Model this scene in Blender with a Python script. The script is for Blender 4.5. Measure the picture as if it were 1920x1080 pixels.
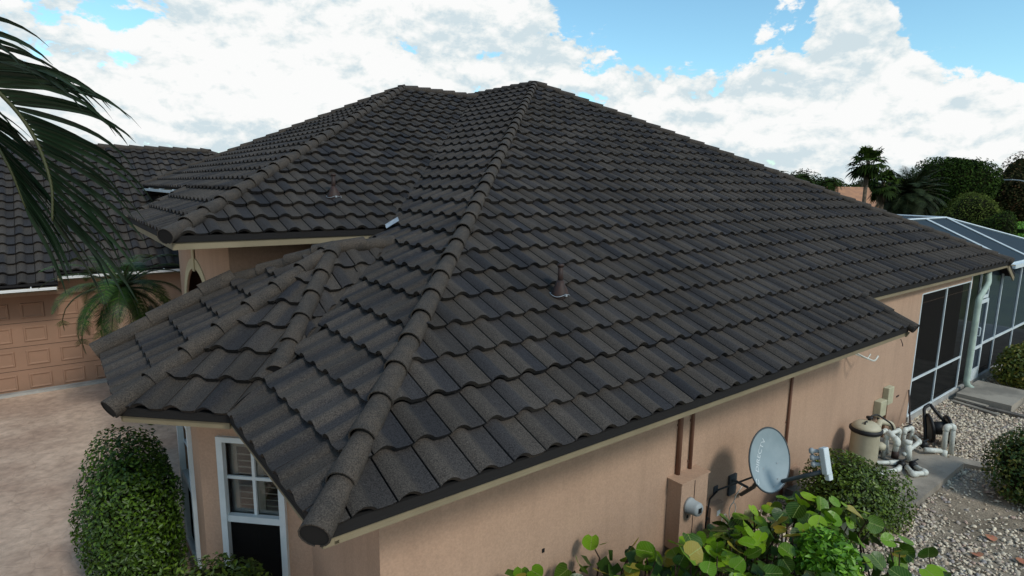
import bpy, math, random
import numpy as np
from mathutils import Vector, Matrix, Euler
random.seed(7); rng = np.random.default_rng(7)
for o in list(bpy.data.objects): bpy.data.objects.remove(o)
SC = bpy.context.scene
COL = SC.collection
R_ = math.radians

# ------------------------------------------------------------------ camera
CAM = np.array([-1.040, -3.080, 2.008]); FPX = 1108.2
yaw, pit, rol = R_(37.906), R_(9.674), R_(0.785)
CF = np.array([math.sin(yaw)*math.cos(pit), math.cos(yaw)*math.cos(pit), -math.sin(pit)])
R0 = np.array([math.cos(yaw), -math.sin(yaw), 0.0]); U0 = np.cross(R0, CF)
CR = R0*math.cos(rol)+U0*math.sin(rol); CU = -R0*math.sin(rol)+U0*math.cos(rol)
cam_data = bpy.data.cameras.new('camera'); cam = bpy.data.objects.new('camera', cam_data); COL.objects.link(cam)
cam_data.sensor_width = 36; cam_data.lens = FPX/1920*36; cam_data.clip_end = 2000; cam_data.clip_start = .05
cam.matrix_world = Matrix([[CR[0], CU[0], -CF[0], CAM[0]], [CR[1], CU[1], -CF[1], CAM[1]], [CR[2], CU[2], -CF[2], CAM[2]], [0, 0, 0, 1]])
SC.camera = cam

# ------------------------------------------------------------------ light
SUN = Vector((0.06, -0.74, 0.67)).normalized()
w = bpy.data.worlds.new('World'); SC.world = w; w.use_nodes = True
def build_world():
    nt = w.node_tree; N = nt.nodes; L = nt.links; N.clear()
    def n(t, **k):
        x = N.new(t)
        for a, b in k.items(): setattr(x, a, b)
        return x
    def M(op, a, b=None, c=None, clamp=False):
        x = n('ShaderNodeMath', operation=op, use_clamp=clamp)
        for i, v in enumerate((a, b, c)):
            if v is None: continue
            if isinstance(v, (int, float)): x.inputs[i].default_value = v
            else: L.new(v, x.inputs[i])
        return x.outputs[0]
    sky = n('ShaderNodeTexSky', sky_type='NISHITA', sun_disc=False)
    sky.sun_elevation = math.asin(SUN.z); sky.sun_rotation = math.atan2(SUN.x, SUN.y); sky.air_density = 1.0; sky.dust_density = .6; sky.ozone_density = 1.5
    tc = n('ShaderNodeTexCoord'); D = tc.outputs['Generated']
    mp = n('ShaderNodeMapping'); L.new(D, mp.inputs[0]); mp.inputs['Scale'].default_value = (1, 1, 1.7)
    mp.inputs['Location'].default_value = (3.1, .4, .2)
    def noise(scale, detail, rough, dist=0, off=None):
        x = n('ShaderNodeTexNoise'); x.inputs['Scale'].default_value = scale; x.inputs['Detail'].default_value = detail
        x.inputs['Roughness'].default_value = rough; x.inputs['Distortion'].default_value = dist
        if off:
            m2 = n('ShaderNodeVectorMath', operation='ADD'); L.new(mp.outputs[0], m2.inputs[0]); m2.inputs[1].default_value = off; L.new(m2.outputs[0], x.inputs['Vector'])
        else: L.new(mp.outputs[0], x.inputs['Vector'])
        return x.outputs[0]
    base = noise(4.2, 12, .58, .15)
    puff = noise(15, 10, .62, .2)
    dens = M('ADD', M('MULTIPLY', base, .62), M('MULTIPLY', puff, .38))
    # open patches of blue between the clouds (direction, width, depth)
    # blue shows more between the clouds higher up
    sx = n('ShaderNodeSeparateXYZ'); L.new(D, sx.inputs[0])
    dens = M('SUBTRACT', dens, M('MULTIPLY', M('SUBTRACT', sx.outputs[2], .20, None, True), .55))
    holes = [((.705, .655, .275), .13, .34), ((.775, .585, .24), .10, .36), ((.835, .50, .235), .10, .36), ((.80, .56, .16), .05, .12), ((.945, .255, .205), .10, .38), ((.965, .20, .15), .05, .25), ((.90, .375, .20), .025, .1),
             ((.915, .32, .26), .06, .25), ((.50, .82, .285), .028, .2), ((.0, .98, .225), .035, .22), ((.38, .885, .268), .022, .2), ((.21, .95, .25), .02, .18), ((.09, .985, .17), .05, .10), ((.455, .87, .18), .03, .2), ((.70, .70, .13), .05, .14), ((.35, .93, .15), .05, .06)]
    for d, wd, dep in holes:
        dv = Vector((d[0], d[1], d[2]+.022)).normalized()
        vm = n('ShaderNodeVectorMath', operation='DISTANCE'); L.new(D, vm.inputs[0]); vm.inputs[1].default_value = dv
        f = M('SUBTRACT', 1.0, M('DIVIDE', vm.outputs['Value'], wd*1.12), None, True)
        f = M('MULTIPLY', M('SMOOTH_MIN', f, .5, .25), dep*.80)
        dens = M('SUBTRACT', dens, f)
    mr = n('ShaderNodeMapRange', interpolation_type='SMOOTHSTEP'); L.new(dens, mr.inputs[0])
    mr.inputs[1].default_value = .38; mr.inputs[2].default_value = .415
    mask = mr.outputs[0]
    # relief: difference between the cloud field here and a little higher gives lit tops and grey bases
    up1 = noise(15, 10, .62, .2, (0, 0, .028)); up2 = noise(4.2, 12, .58, .15, (0, 0, .08))
    rel = M('ADD', M('MULTIPLY', M('SUBTRACT', up1, puff), 1.7), M('MULTIPLY', M('SUBTRACT', up2, base), 1.7))
    soft = noise(2.2, 6, .55, .2, (4, 1, 2))
    shade = M('ADD', M('ADD', rel, M('MULTIPLY', soft, .70)), M('MULTIPLY', M('SUBTRACT', .98, dens), .22))
    cr = n('ShaderNodeValToRGB'); L.new(shade, cr.inputs[0])
    e = cr.color_ramp.elements
    e[0].position = .33; e[0].color = (.97, .975, .97, 1); e[1].position = .70; e[1].color = (.64, .75, .80, 1)
    x = cr.color_ramp.elements.new(.46); x.color = (.87, .91, .91, 1)
    tint = n('ShaderNodeMix', data_type='RGBA', blend_type='MULTIPLY'); tint.inputs[0].default_value = 1
    L.new(sky.outputs[0], tint.inputs[6]); tint.inputs[7].default_value = (.150, .200, .190, 1)
    add = n('ShaderNodeMix', data_type='RGBA', blend_type='MIX')
    L.new(mask, add.inputs[0]); L.new(tint.outputs[2], add.inputs[6]); L.new(cr.outputs[0], add.inputs[7])
    div = n('ShaderNodeMix', data_type='RGBA', blend_type='MULTIPLY'); div.inputs[0].default_value = 1
    L.new(add.outputs[2], div.inputs[6]); div.inputs[7].default_value = (10, 10, 10, 1)
    bg = n('ShaderNodeBackground'); L.new(div.outputs[2], bg.inputs[0]); bg.inputs[1].default_value = .1
    out = n('ShaderNodeOutputWorld'); L.new(bg.outputs[0], out.inputs[0])
build_world()
sd = bpy.data.lights.new('sun', 'SUN'); so = bpy.data.objects.new('sun', sd); COL.objects.link(so)
sd.energy = 1.9; sd.angle = R_(11); sd.color = (1, .94, .85)
so.rotation_euler = SUN.to_track_quat('Z', 'Y').to_euler()
SC.view_settings.view_transform = 'Standard'; SC.view_settings.look = 'None'; SC.view_settings.exposure = 0; SC.view_settings.gamma = 1
SC.view_settings.use_curve_mapping = False
SC.render.engine = 'CYCLES'; SC.cycles.max_bounces = 6; SC.cycles.transparent_max_bounces = 12

# ------------------------------------------------------------------ materials
def mat(name, col, rough=.85, col2=None, scale=3, bump=0, bscale=60, spec=.3, metal=0, detail=5, mixpos=(.4, .6), fine=None, trans=None, leafmix=None, wave=None):
    m = bpy.data.materials.new(name); m.use_nodes = True; nt = m.node_tree; N = nt.nodes; L = nt.links
    b = N['Principled BSDF']; b.inputs['Roughness'].default_value = rough; b.inputs['Specular IOR Level'].default_value = spec; b.inputs['Metallic'].default_value = metal
    b.inputs['Base Color'].default_value = (*col, 1)
    tc = N.new('ShaderNodeTexCoord'); last = None
    if col2 is not None:
        nz = N.new('ShaderNodeTexNoise'); nz.inputs['Scale'].default_value = scale; nz.inputs['Detail'].default_value = detail; nz.inputs['Roughness'].default_value = .6
        L.new(tc.outputs['Object'], nz.inputs['Vector'])
        mr = N.new('ShaderNodeMapRange'); mr.inputs[1].default_value = mixpos[0]; mr.inputs[2].default_value = mixpos[1]; L.new(nz.outputs[0], mr.inputs[0])
        mx = N.new('ShaderNodeMix'); mx.data_type = 'RGBA'; L.new(mr.outputs[0], mx.inputs[0]); mx.inputs[6].default_value = (*col, 1); mx.inputs[7].default_value = (*col2, 1)
        last = mx.outputs[2]
    if leafmix:   # per-leaf colour from the 'rnd' attribute
        at = N.new('ShaderNodeAttribute'); at.attribute_name = 'rnd'
        cr = N.new('ShaderNodeValToRGB'); els = cr.color_ramp.elements
        for k, (p, c) in enumerate(leafmix):
            if k < 2: e = els[k]; e.position = p
            else: e = els.new(p)
            e.color = (*c, 1)
        L.new(at.outputs['Fac'], cr.inputs[0]); last = cr.outputs[0]
    if fine:      # speckle
        nz = N.new('ShaderNodeTexNoise'); nz.inputs['Scale'].default_value = fine[0]; nz.inputs['Detail'].default_value = 2; L.new(tc.outputs['Object'], nz.inputs['Vector'])
        mr = N.new('ShaderNodeMapRange'); mr.inputs[1].default_value = .3; mr.inputs[2].default_value = .7; mr.inputs[3].default_value = 1-fine[1]; mr.inputs[4].default_value = 1+fine[1]; L.new(nz.outputs[0], mr.inputs[0])
        mx = N.new('ShaderNodeMix'); mx.data_type = 'RGBA'; mx.blend_type = 'MULTIPLY'; mx.inputs[0].default_value = 1
        if last is None: mx.inputs[6].default_value = (*col, 1)
        else: L.new(last, mx.inputs[6])
        L.new(mr.outputs[0], mx.inputs[7]); last = mx.outputs[2]
    if last is not None: L.new(last, b.inputs['Base Color'])
    if bump:
        nz = N.new('ShaderNodeTexNoise'); nz.inputs['Scale'].default_value = bscale; nz.inputs['Detail'].default_value = 4; L.new(tc.outputs['Object'], nz.inputs['Vector'])
        bp = N.new('ShaderNodeBump'); bp.inputs['Strength'].default_value = bump; bp.inputs['Distance'].default_value = .01; L.new(nz.outputs[0], bp.inputs['Height']); L.new(bp.outputs[0], b.inputs['Normal'])
    if trans:
        tr = N.new('ShaderNodeBsdfTranslucent'); ms = N.new('ShaderNodeMixShader'); ms.inputs[0].default_value = trans
        if last is not None: L.new(last, tr.inputs[0])
        else: tr.inputs[0].default_value = (*col, 1)
        L.new(b.outputs[0], ms.inputs[1]); L.new(tr.outputs[0], ms.inputs[2]); L.new(ms.outputs[0], N['Material Output'].inputs[0])
    return m

def tile_material():
    m = bpy.data.materials.new('roof_tile_granules'); m.use_nodes = True; nt = m.node_tree; N = nt.nodes; L = nt.links
    b = N['Principled BSDF']; b.inputs['Roughness'].default_value = .92; b.inputs['Specular IOR Level'].default_value = .25
    tc = N.new('ShaderNodeTexCoord'); ar = N.new('ShaderNodeAttribute'); ar.attribute_name = 'rnd'; af = N.new('ShaderNodeAttribute'); af.attribute_name = 'across'
    def M(op, a, c=None, clamp=False):
        x = N.new('ShaderNodeMath'); x.operation = op; x.use_clamp = clamp
        for i, v in enumerate((a, c)):
            if v is None: continue
            if isinstance(v, (int, float)): x.inputs[i].default_value = v
            else: L.new(v, x.inputs[i])
        return x.outputs[0]
    def noise(s, d=3):
        x = N.new('ShaderNodeTexNoise'); x.inputs['Scale'].default_value = s; x.inputs['Detail'].default_value = d; L.new(tc.outputs['Object'], x.inputs['Vector']); return x.outputs[0]
    # colour blend band across the tile, reversed on some tiles
    r = ar.outputs['Fac']; a = af.outputs['Fac']
    flip = M('GREATER_THAN', r, .62)
    edge = M('ADD', a, M('MULTIPLY', M('SUBTRACT', noise(14, 2), .5), .22))
    st = M('MULTIPLY', M('SUBTRACT', edge, M('ADD', .40, M('MULTIPLY', M('FRACT', M('MULTIPLY', r, 7.3)), .16))), 5.5)
    st = M('ADD', st, .5, True)
    dif = M('ABSOLUTE', M('SUBTRACT', st, flip))
    dif = M('MULTIPLY', dif, M('ADD', .35, M('MULTIPLY', M('FRACT', M('MULTIPLY', r, 13.7)), .6)))
    mx = N.new('ShaderNodeMix'); mx.data_type = 'RGBA'; L.new(dif, mx.inputs[0]); mx.inputs[6].default_value = (.055, .0460, .0385, 1); mx.inputs[7].default_value = (.0250, .0245, .0275, 1)
    val = M('ADD', .82, M('MULTIPLY', M('FRACT', M('MULTIPLY', r, 29.1)), .32))
    spk = N.new('ShaderNodeMapRange'); spk.inputs[1].default_value = .25; spk.inputs[2].default_value = .75; spk.inputs[3].default_value = .15; spk.inputs[4].default_value = 1.85; L.new(noise(120, 5), spk.inputs[0])
    v2 = M('MULTIPLY', val, spk.outputs[0])
    wear = N.new('ShaderNodeMapRange'); wear.inputs[1].default_value = .35; wear.inputs[2].default_value = .7; wear.inputs[3].default_value = .80; wear.inputs[4].default_value = 1.20; L.new(noise(.9, 5), wear.inputs[0])
    v2 = M('MULTIPLY', v2, wear.outputs[0])
    lich = N.new('ShaderNodeMapRange'); lich.inputs[1].default_value = .70; lich.inputs[2].default_value = .76; lich.inputs[3].default_value = 1; lich.inputs[4].default_value = 1.7; L.new(noise(38, 4), lich.inputs[0])
    v2 = M('MULTIPLY', v2, lich.outputs[0])
    m2 = N.new('ShaderNodeMix'); m2.data_type = 'RGBA'; m2.blend_type = 'MULTIPLY'; m2.inputs[0].default_value = 1; L.new(mx.outputs[2], m2.inputs[6]); L.new(v2, m2.inputs[7])
    L.new(m2.outputs[2], b.inputs['Base Color'])
    bp = N.new('ShaderNodeBump'); bp.inputs['Strength'].default_value = .5; bp.inputs['Distance'].default_value = .004; L.new(noise(170, 3), bp.inputs['Height']); L.new(bp.outputs[0], b.inputs['Normal'])
    return m
M_TILE = tile_material()
M_CAP = mat('ridge_cap_granules', (.068, .055, .044), .9, (.050, .043, .037), 5, .5, 170, .25, fine=(110, .55))
M_DECK_CAPSHADE = mat('black_underlay_and_cap_shade', (.012, .011, .011), .9)
M_WALL = mat('peach_stucco', (.445, .300, .212), .9, (.395, .265, .188), .9, .35, 90, .2, detail=6, mixpos=(.3, .75), fine=(45, .08))
def stain(m):
    nt = m.node_tree; N = nt.nodes; L = nt.links; b = N['Principled BSDF']; old = b.inputs['Base Color'].links[0].from_socket
    tc = N.new('ShaderNodeTexCoord'); mp = N.new('ShaderNodeMapping'); mp.inputs['Scale'].default_value = (5, 5, .45); L.new(tc.outputs['Object'], mp.inputs[0])
    nz = N.new('ShaderNodeTexNoise'); nz.inputs['Scale'].default_value = 1; nz.inputs['Detail'].default_value = 6; nz.inputs['Roughness'].default_value = .65; L.new(mp.outputs[0], nz.inputs[0])
    mr = N.new('ShaderNodeMapRange'); mr.inputs[1].default_value = .48; mr.inputs[2].default_value = .78; mr.inputs[3].default_value = 1; mr.inputs[4].default_value = .86; L.new(nz.outputs[0], mr.inputs[0])
    n2 = N.new('ShaderNodeTexNoise'); n2.inputs['Scale'].default_value = 3.5; n2.inputs['Detail'].default_value = 8; L.new(tc.outputs['Object'], n2.inputs[0])
    sp = N.new('ShaderNodeSeparateXYZ'); L.new(tc.outputs['Object'], sp.inputs[0])
    ad = N.new('ShaderNodeMath'); ad.operation = 'MULTIPLY_ADD'; L.new(n2.outputs[0], ad.inputs[0]); ad.inputs[1].default_value = -.9; L.new(sp.outputs[2], ad.inputs[2])
    m3 = N.new('ShaderNodeMapRange'); m3.inputs[1].default_value = -2.95; m3.inputs[2].default_value = -2.55; m3.inputs[3].default_value = .72; m3.inputs[4].default_value = 1; L.new(ad.outputs[0], m3.inputs[0])
    mu = N.new('ShaderNodeMath'); mu.operation = 'MULTIPLY'; L.new(mr.outputs[0], mu.inputs[0]); L.new(m3.outputs[0], mu.inputs[1])
    mx = N.new('ShaderNodeMix'); mx.data_type = 'RGBA'; mx.blend_type = 'MULTIPLY'; mx.inputs[0].default_value = 1; L.new(old, mx.inputs[6]); L.new(mu.outputs[0], mx.inputs[7]); L.new(mx.outputs[2], b.inputs['Base Color'])
stain(M_WALL)
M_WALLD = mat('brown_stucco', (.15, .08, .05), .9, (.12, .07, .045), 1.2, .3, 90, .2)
M_FASCIA = mat('beige_fascia_paint', (.235, .195, .125), .6, (.20, .165, .105), 2, .05, 30)
M_TRIM = mat('cream_trim', (.50, .44, .28), .7, (.44, .38, .24), 3, .1, 40)
M_WHITE = mat('white_aluminium', (.62, .68, .70), .45, (.55, .62, .64), 4, .0)
M_GUTTER = mat('pale_green_gutter', (.42, .52, .44), .45, (.34, .42, .36), 5)
M_METAL = mat('galvanised_flashing', (.42, .45, .47), .45, (.30, .33, .36), 9, .1, 20, metal=.3)
M_BLACK = mat('black_plastic', (.012, .012, .013), .5)
M_RUST = mat('dark_brown_steel', (.045, .022, .016), .6, (.03, .02, .018), 20)
M_PIPE = mat('white_pvc', (.66, .68, .62), .4, (.55, .56, .50), 12)
M_TANK = mat('cream_fibreglass', (.48, .44, .32), .5, (.42, .38, .27), 5)
M_DISH = mat('dish_grey_paint', (.30, .37, .40), .5, (.26, .33, .36), 4)
M_DARKMETAL = mat('dark_grey_metal', (.06, .075, .085), .5)
M_GREYP = mat('grey_plastic', (.33, .36, .37), .5)
M_BEIGEBOX = mat('beige_plastic', (.46, .44, .30), .6, (.40, .38, .26), 8)
M_CONC = mat('weathered_concrete', (.34, .30, .245), .9, (.20, .18, .15), 1.6, .3, 40, detail=8, fine=(80, .12))
M_CONCP = mat('pale_concrete', (.38, .37, .34), .9, (.28, .27, .25), 2.5, .3, 50)
M_LETTER = mat('pale_lettering', (.62, .68, .70), .6)
M_SHUT = mat('shutter_wood', (.42, .36, .27), .6); M_LOUV = mat('louvre', (.05, .036, .026), .6)
M_GDOOR = mat('tan_garage_door', (.30, .175, .115), .75, (.27, .16, .105), 1.5, .05, 40)
M_TERRA = mat('terracotta_roof', (.46, .235, .13), .9, (.36, .19, .115), 1.5)
M_GUTW = mat('white_gutter', (.75, .75, .74), .5)
M_PALE = mat('pale_gable', (.62, .60, .58), .8)
M_REDW = mat('dark_red_wall', (.055, .018, .015), .9)
M_GREYR = mat('grey_roof', (.11, .12, .125), .8)

def glass_mat():
    m = bpy.data.materials.new('window_glass'); m.use_nodes = True; nt = m.node_tree; N = nt.nodes; L = nt.links; N.remove(N['Principled BSDF'])
    t = N.new('ShaderNodeBsdfTransparent'); t.inputs[0].default_value = (.85, .88, .9, 1); g = N.new('ShaderNodeBsdfGlossy'); g.inputs['Roughness'].default_value = .03
    f = N.new('ShaderNodeFresnel'); f.inputs[0].default_value = 1.45; ms = N.new('ShaderNodeMixShader')
    L.new(f.outputs[0], ms.inputs[0]); L.new(t.outputs[0], ms.inputs[1]); L.new(g.outputs[0], ms.inputs[2]); L.new(ms.outputs[0], N['Material Output'].inputs[0]); return m
M_GLASS = glass_mat()
def screen_mat(name, col, a):
    m = bpy.data.materials.new(name); m.use_nodes = True; nt = m.node_tree; N = nt.nodes; L = nt.links
    b = N['Principled BSDF']; b.inputs['Base Color'].default_value = (*col, 1); b.inputs['Roughness'].default_value = .8; b.inputs['Specular IOR Level'].default_value = .08
    t = N.new('ShaderNodeBsdfTransparent'); ms = N.new('ShaderNodeMixShader'); ms.inputs[0].default_value = a
    L.new(t.outputs[0], ms.inputs[1]); L.new(b.outputs[0], ms.inputs[2]); L.new(ms.outputs[0], N['Material Output'].inputs[0]); return m
M_SCRN = screen_mat('black_insect_screen', (.008, .008, .008), .82)
M_SCRB = screen_mat('grey_blue_mesh', (.028, .042, .058), .80)
M_SCRR = screen_mat('roof_mesh', (.034, .052, .068), .94)

def leafm(name, cols, tr=.25, rough=.45, spec=.4):
    n = len(cols); return mat(name, cols[0], rough, leafmix=[(i/(n-1), c) for i, c in enumerate(cols)], trans=tr, spec=spec)
LM_HEDGE = leafm('hedge_leaf', [(.008, .020, .002), (.022, .052, .004), (.048, .10, .006), (.09, .17, .010)], .12)
LM_SHRUB = leafm('shrub_leaf', [(.014, .028, .004), (.04, .07, .008), (.08, .13, .012), (.15, .22, .02)], .15)
LM_YOUNG = leafm('young_leaf', [(.06, .16, .01), (.11, .26, .014), (.18, .38, .02)], .2)
LM_GRAPE = leafm('seagrape_leaf', [(.022, .055, .004), (.055, .13, .006), (.14, .29, .010), (.27, .45, .015)], .25, .4)
LM_GRAPEY = leafm('seagrape_yellow_leaf', [(.24, .19, .02), (.32, .26, .03)], .2, .4)
def veined(m):
    nt = m.node_tree; N = nt.nodes; L = nt.links; b = N['Principled BSDF']; old = b.inputs['Base Color'].links[0].from_socket
    tc = N.new('ShaderNodeTexCoord'); sp = N.new('ShaderNodeSeparateXYZ'); L.new(tc.outputs['Object'], sp.inputs[0])
    def M(op, a, c=None):
        x = N.new('ShaderNodeMath'); x.operation = op
        for i, v in enumerate((a, c)):
            if v is None: continue
            if isinstance(v, (int, float)): x.inputs[i].default_value = v
            else: L.new(v, x.inputs[i])
        return x.outputs[0]
    ay = M('ABSOLUTE', sp.outputs[1]); mid = M('LESS_THAN', ay, .0022)
    sv = M('GREATER_THAN', M('SINE', M('MULTIPLY', M('SUBTRACT', M('MULTIPLY', ay, .8), sp.outputs[0]), 270)), .93)
    k = M('MAXIMUM', mid, M('MULTIPLY', sv, .45)); mx = N.new('ShaderNodeMix'); mx.data_type = 'RGBA'; L.new(k, mx.inputs[0]); L.new(old, mx.inputs[6]); mx.inputs[7].default_value = (.30, .36, .10, 1); L.new(mx.outputs[2], b.inputs['Base Color'])
    nz = N.new('ShaderNodeTexNoise'); nz.inputs['Scale'].default_value = 30; nz.inputs['Detail'].default_value = 3; L.new(tc.outputs['Object'], nz.inputs[0]); b.inputs['Roughness'].default_value = .33
    bp = N.new('ShaderNodeBump'); bp.inputs['Strength'].default_value = .35; bp.inputs['Distance'].default_value = .01; L.new(nz.outputs[0], bp.inputs['Height']); L.new(bp.outputs[0], b.inputs['Normal'])
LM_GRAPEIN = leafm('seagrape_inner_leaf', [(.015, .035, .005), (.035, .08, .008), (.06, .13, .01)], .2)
veined(LM_GRAPE); veined(LM_GRAPEY)
LM_STEM = mat('stem_brown', (.05, .032, .02), .8)
LM_PALM = leafm('palm_leaflet', [(.010, .022, .010), (.018, .04, .016), (.05, .075, .03)], .1, .45)
LM_PALMD = mat('palm_rachis', (.05, .055, .02), .6)
LM_SPALM = leafm('small_palm_leaf', [(.010, .024, .003), (.025, .06, .005), (.07, .16, .010)], .2)
LM_FAR = leafm('far_leaf', [(.008, .016, .004), (.022, .042, .007), (.06, .10, .012)], .05, .8, .1)
LM_FARD = leafm('far_dark_leaf', [(.006, .014, .002), (.016, .034, .004), (.042, .078, .008)], .05, .8, .1)
LM_FARO = leafm('far_olive_leaf', [(.03, .045, .010), (.065, .09, .016), (.13, .16, .03)], .05, .8, .1)
LM_FARR = leafm('far_reddish_leaf', [(.02, .022, .008), (.045, .05, .015), (.09, .045, .02)], .05, .8, .1)
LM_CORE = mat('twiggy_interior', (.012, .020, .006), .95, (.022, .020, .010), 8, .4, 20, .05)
LM_BARK = mat('palm_bark', (.16, .12, .085), .9, (.09, .07, .05), 6, .4, 30)

# ------------------------------------------------------------------ helpers
def tag(o, label=None, cat=None, group=None, kind=None):
    if label: o['label'] = label
    if cat: o['category'] = cat
    if group: o['group'] = group
    if kind: o['kind'] = kind
    return o
def link(o, parent=None):
    COL.objects.link(o)
    if parent is not None: o.parent = parent
    return o
def wpos(o):
    p = Vector((0, 0, 0))
    while o is not None: p += o.location; o = o.parent
    return p
def mesh(name, V, F, m, parent=None, smooth=False, attrs=None, world=True):
    me = bpy.data.meshes.new(name)
    me.from_pydata([tuple(map(float, v)) for v in V], [], [tuple(f) for f in F])
    if isinstance(m, (list, tuple)):
        for x in m: me.materials.append(x)
    else: me.materials.append(m)
    if smooth: me.polygons.foreach_set('use_smooth', [True]*len(me.polygons))
    for k, a in (attrs or {}).items():
        at = me.attributes.new(k, 'FLOAT', 'POINT'); at.data.foreach_set('value', np.asarray(a, dtype=np.float32))
    me.update()
    o = bpy.data.objects.new(name, me); link(o, parent)
    if parent is not None and world: o.location = -wpos(parent)
    return o
def empty(name, loc, label, cat, group=None):
    o = bpy.data.objects.new(name, None); o.empty_display_size = .2; COL.objects.link(o); o.location = loc
    return tag(o, label, cat, group)
class MB:
    def __init__(s): s.V = []; s.F = []
    def add(s, V, F):
        k = len(s.V); s.V += [tuple(v) for v in V]; s.F += [tuple(i+k for i in f) for f in F]; return s
    def box(s, a, b):
        (x0, y0, z0), (x1, y1, z1) = a, b
        return s.add([(x0, y0, z0), (x1, y0, z0), (x1, y1, z0), (x0, y1, z0), (x0, y0, z1), (x1, y0, z1), (x1, y1, z1), (x0, y1, z1)],
                     [(0, 3, 2, 1), (4, 5, 6, 7), (0, 1, 5, 4), (1, 2, 6, 5), (2, 3, 7, 6), (3, 0, 4, 7)])
    def obox(s, c, ax, ay, az, hx, hy, hz):
        c = Vector(c); ax = Vector(ax).normalized()*hx; ay = Vector(ay).normalized()*hy; az = Vector(az).normalized()*hz
        V = [c+sx*ax+sy*ay+sz*az for sz in (-1, 1) for sx, sy in ((-1, -1), (1, -1), (1, 1), (-1, 1))]
        return s.add(V, [(0, 3, 2, 1), (4, 5, 6, 7), (0, 1, 5, 4), (1, 2, 6, 5), (2, 3, 7, 6), (3, 0, 4, 7)])
    def tube(s, pts, r, n=8, cap=True, closed=False):
        pts = [Vector(p) for p in pts]; rr = r if isinstance(r, (list, tuple)) else [r]*len(pts)
        k0 = len(s.V); prev = None
        for i, p in enumerate(pts):
            t = (pts[min(i+1, len(pts)-1)]-pts[max(i-1, 0)]).normalized()
            a = prev if prev is not None else (Vector((0, 0, 1)) if abs(t.z) < .9 else Vector((1, 0, 0)))
            u = (a-t*a.dot(t))
            if u.length < 1e-5: u = t.orthogonal()
            u.normalize(); v = t.cross(u); prev = u
            for j in range(n):
                q = 2*math.pi*j/n; s.V.append(tuple(p+(u*math.cos(q)+v*math.sin(q))*rr[i]))
        for i in range(len(pts)-1):
            for j in range(n):
                a = k0+i*n+j; b = k0+i*n+(j+1) % n; s.F.append((a, b, b+n, a+n))
        if cap:
            s.F.append(tuple(k0+j for j in reversed(range(n)))); s.F.append(tuple(k0+(len(pts)-1)*n+j for j in range(n)))
        return s
    def lathe(s, c, prof, n=24, axis=(0, 0, 1)):
        c = Vector(c); az = Vector(axis).normalized(); ax = az.orthogonal().normalized(); ay = az.cross(ax); k0 = len(s.V)
        for r, z in prof:
            for j in range(n):
                q = 2*math.pi*j/n; s.V.append(tuple(c+az*z+(ax*math.cos(q)+ay*math.sin(q))*r))
        for i in range(len(prof)-1):
            for j in range(n):
                a = k0+i*n+j; b = k0+i*n+(j+1) % n; s.F.append((a, b, b+n, a+n))
        s.F.append(tuple(k0+j for j in reversed(range(n)))); s.F.append(tuple(k0+(len(prof)-1)*n+j for j in range(n)))
        return s
    def build(s, name, m, parent=None, smooth=False): return mesh(name, s.V, s.F, m, parent, smooth)
def bend(pts, rad=.04, n=4):
    pts = [Vector(p) for p in pts]; out = [pts[0]]
    for i in range(1, len(pts)-1):
        a = (pts[i-1]-pts[i]); b = (pts[i+1]-pts[i]); r = min(rad, a.length*.45, b.length*.45)
        p0 = pts[i]+a.normalized()*r; p1 = pts[i]+b.normalized()*r
        for k in range(n+1):
            t = k/n; out.append(p0*(1-t)**2+pts[i]*2*t*(1-t)+p1*t*t)
    out.append(pts[-1]); return out
def project(P):
    P = np.asarray(P, float)-CAM; d = P@CF
    return 960+FPX*(P@CR)/d, 540-FPX*(P@CU)/d, d
def bevel(o, wd=.01, seg=2):
    m = o.modifiers.new('bevel', 'BEVEL'); m.width = wd; m.segments = seg; m.limit_method = 'ANGLE'; return o

GZ = -2.49
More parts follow.
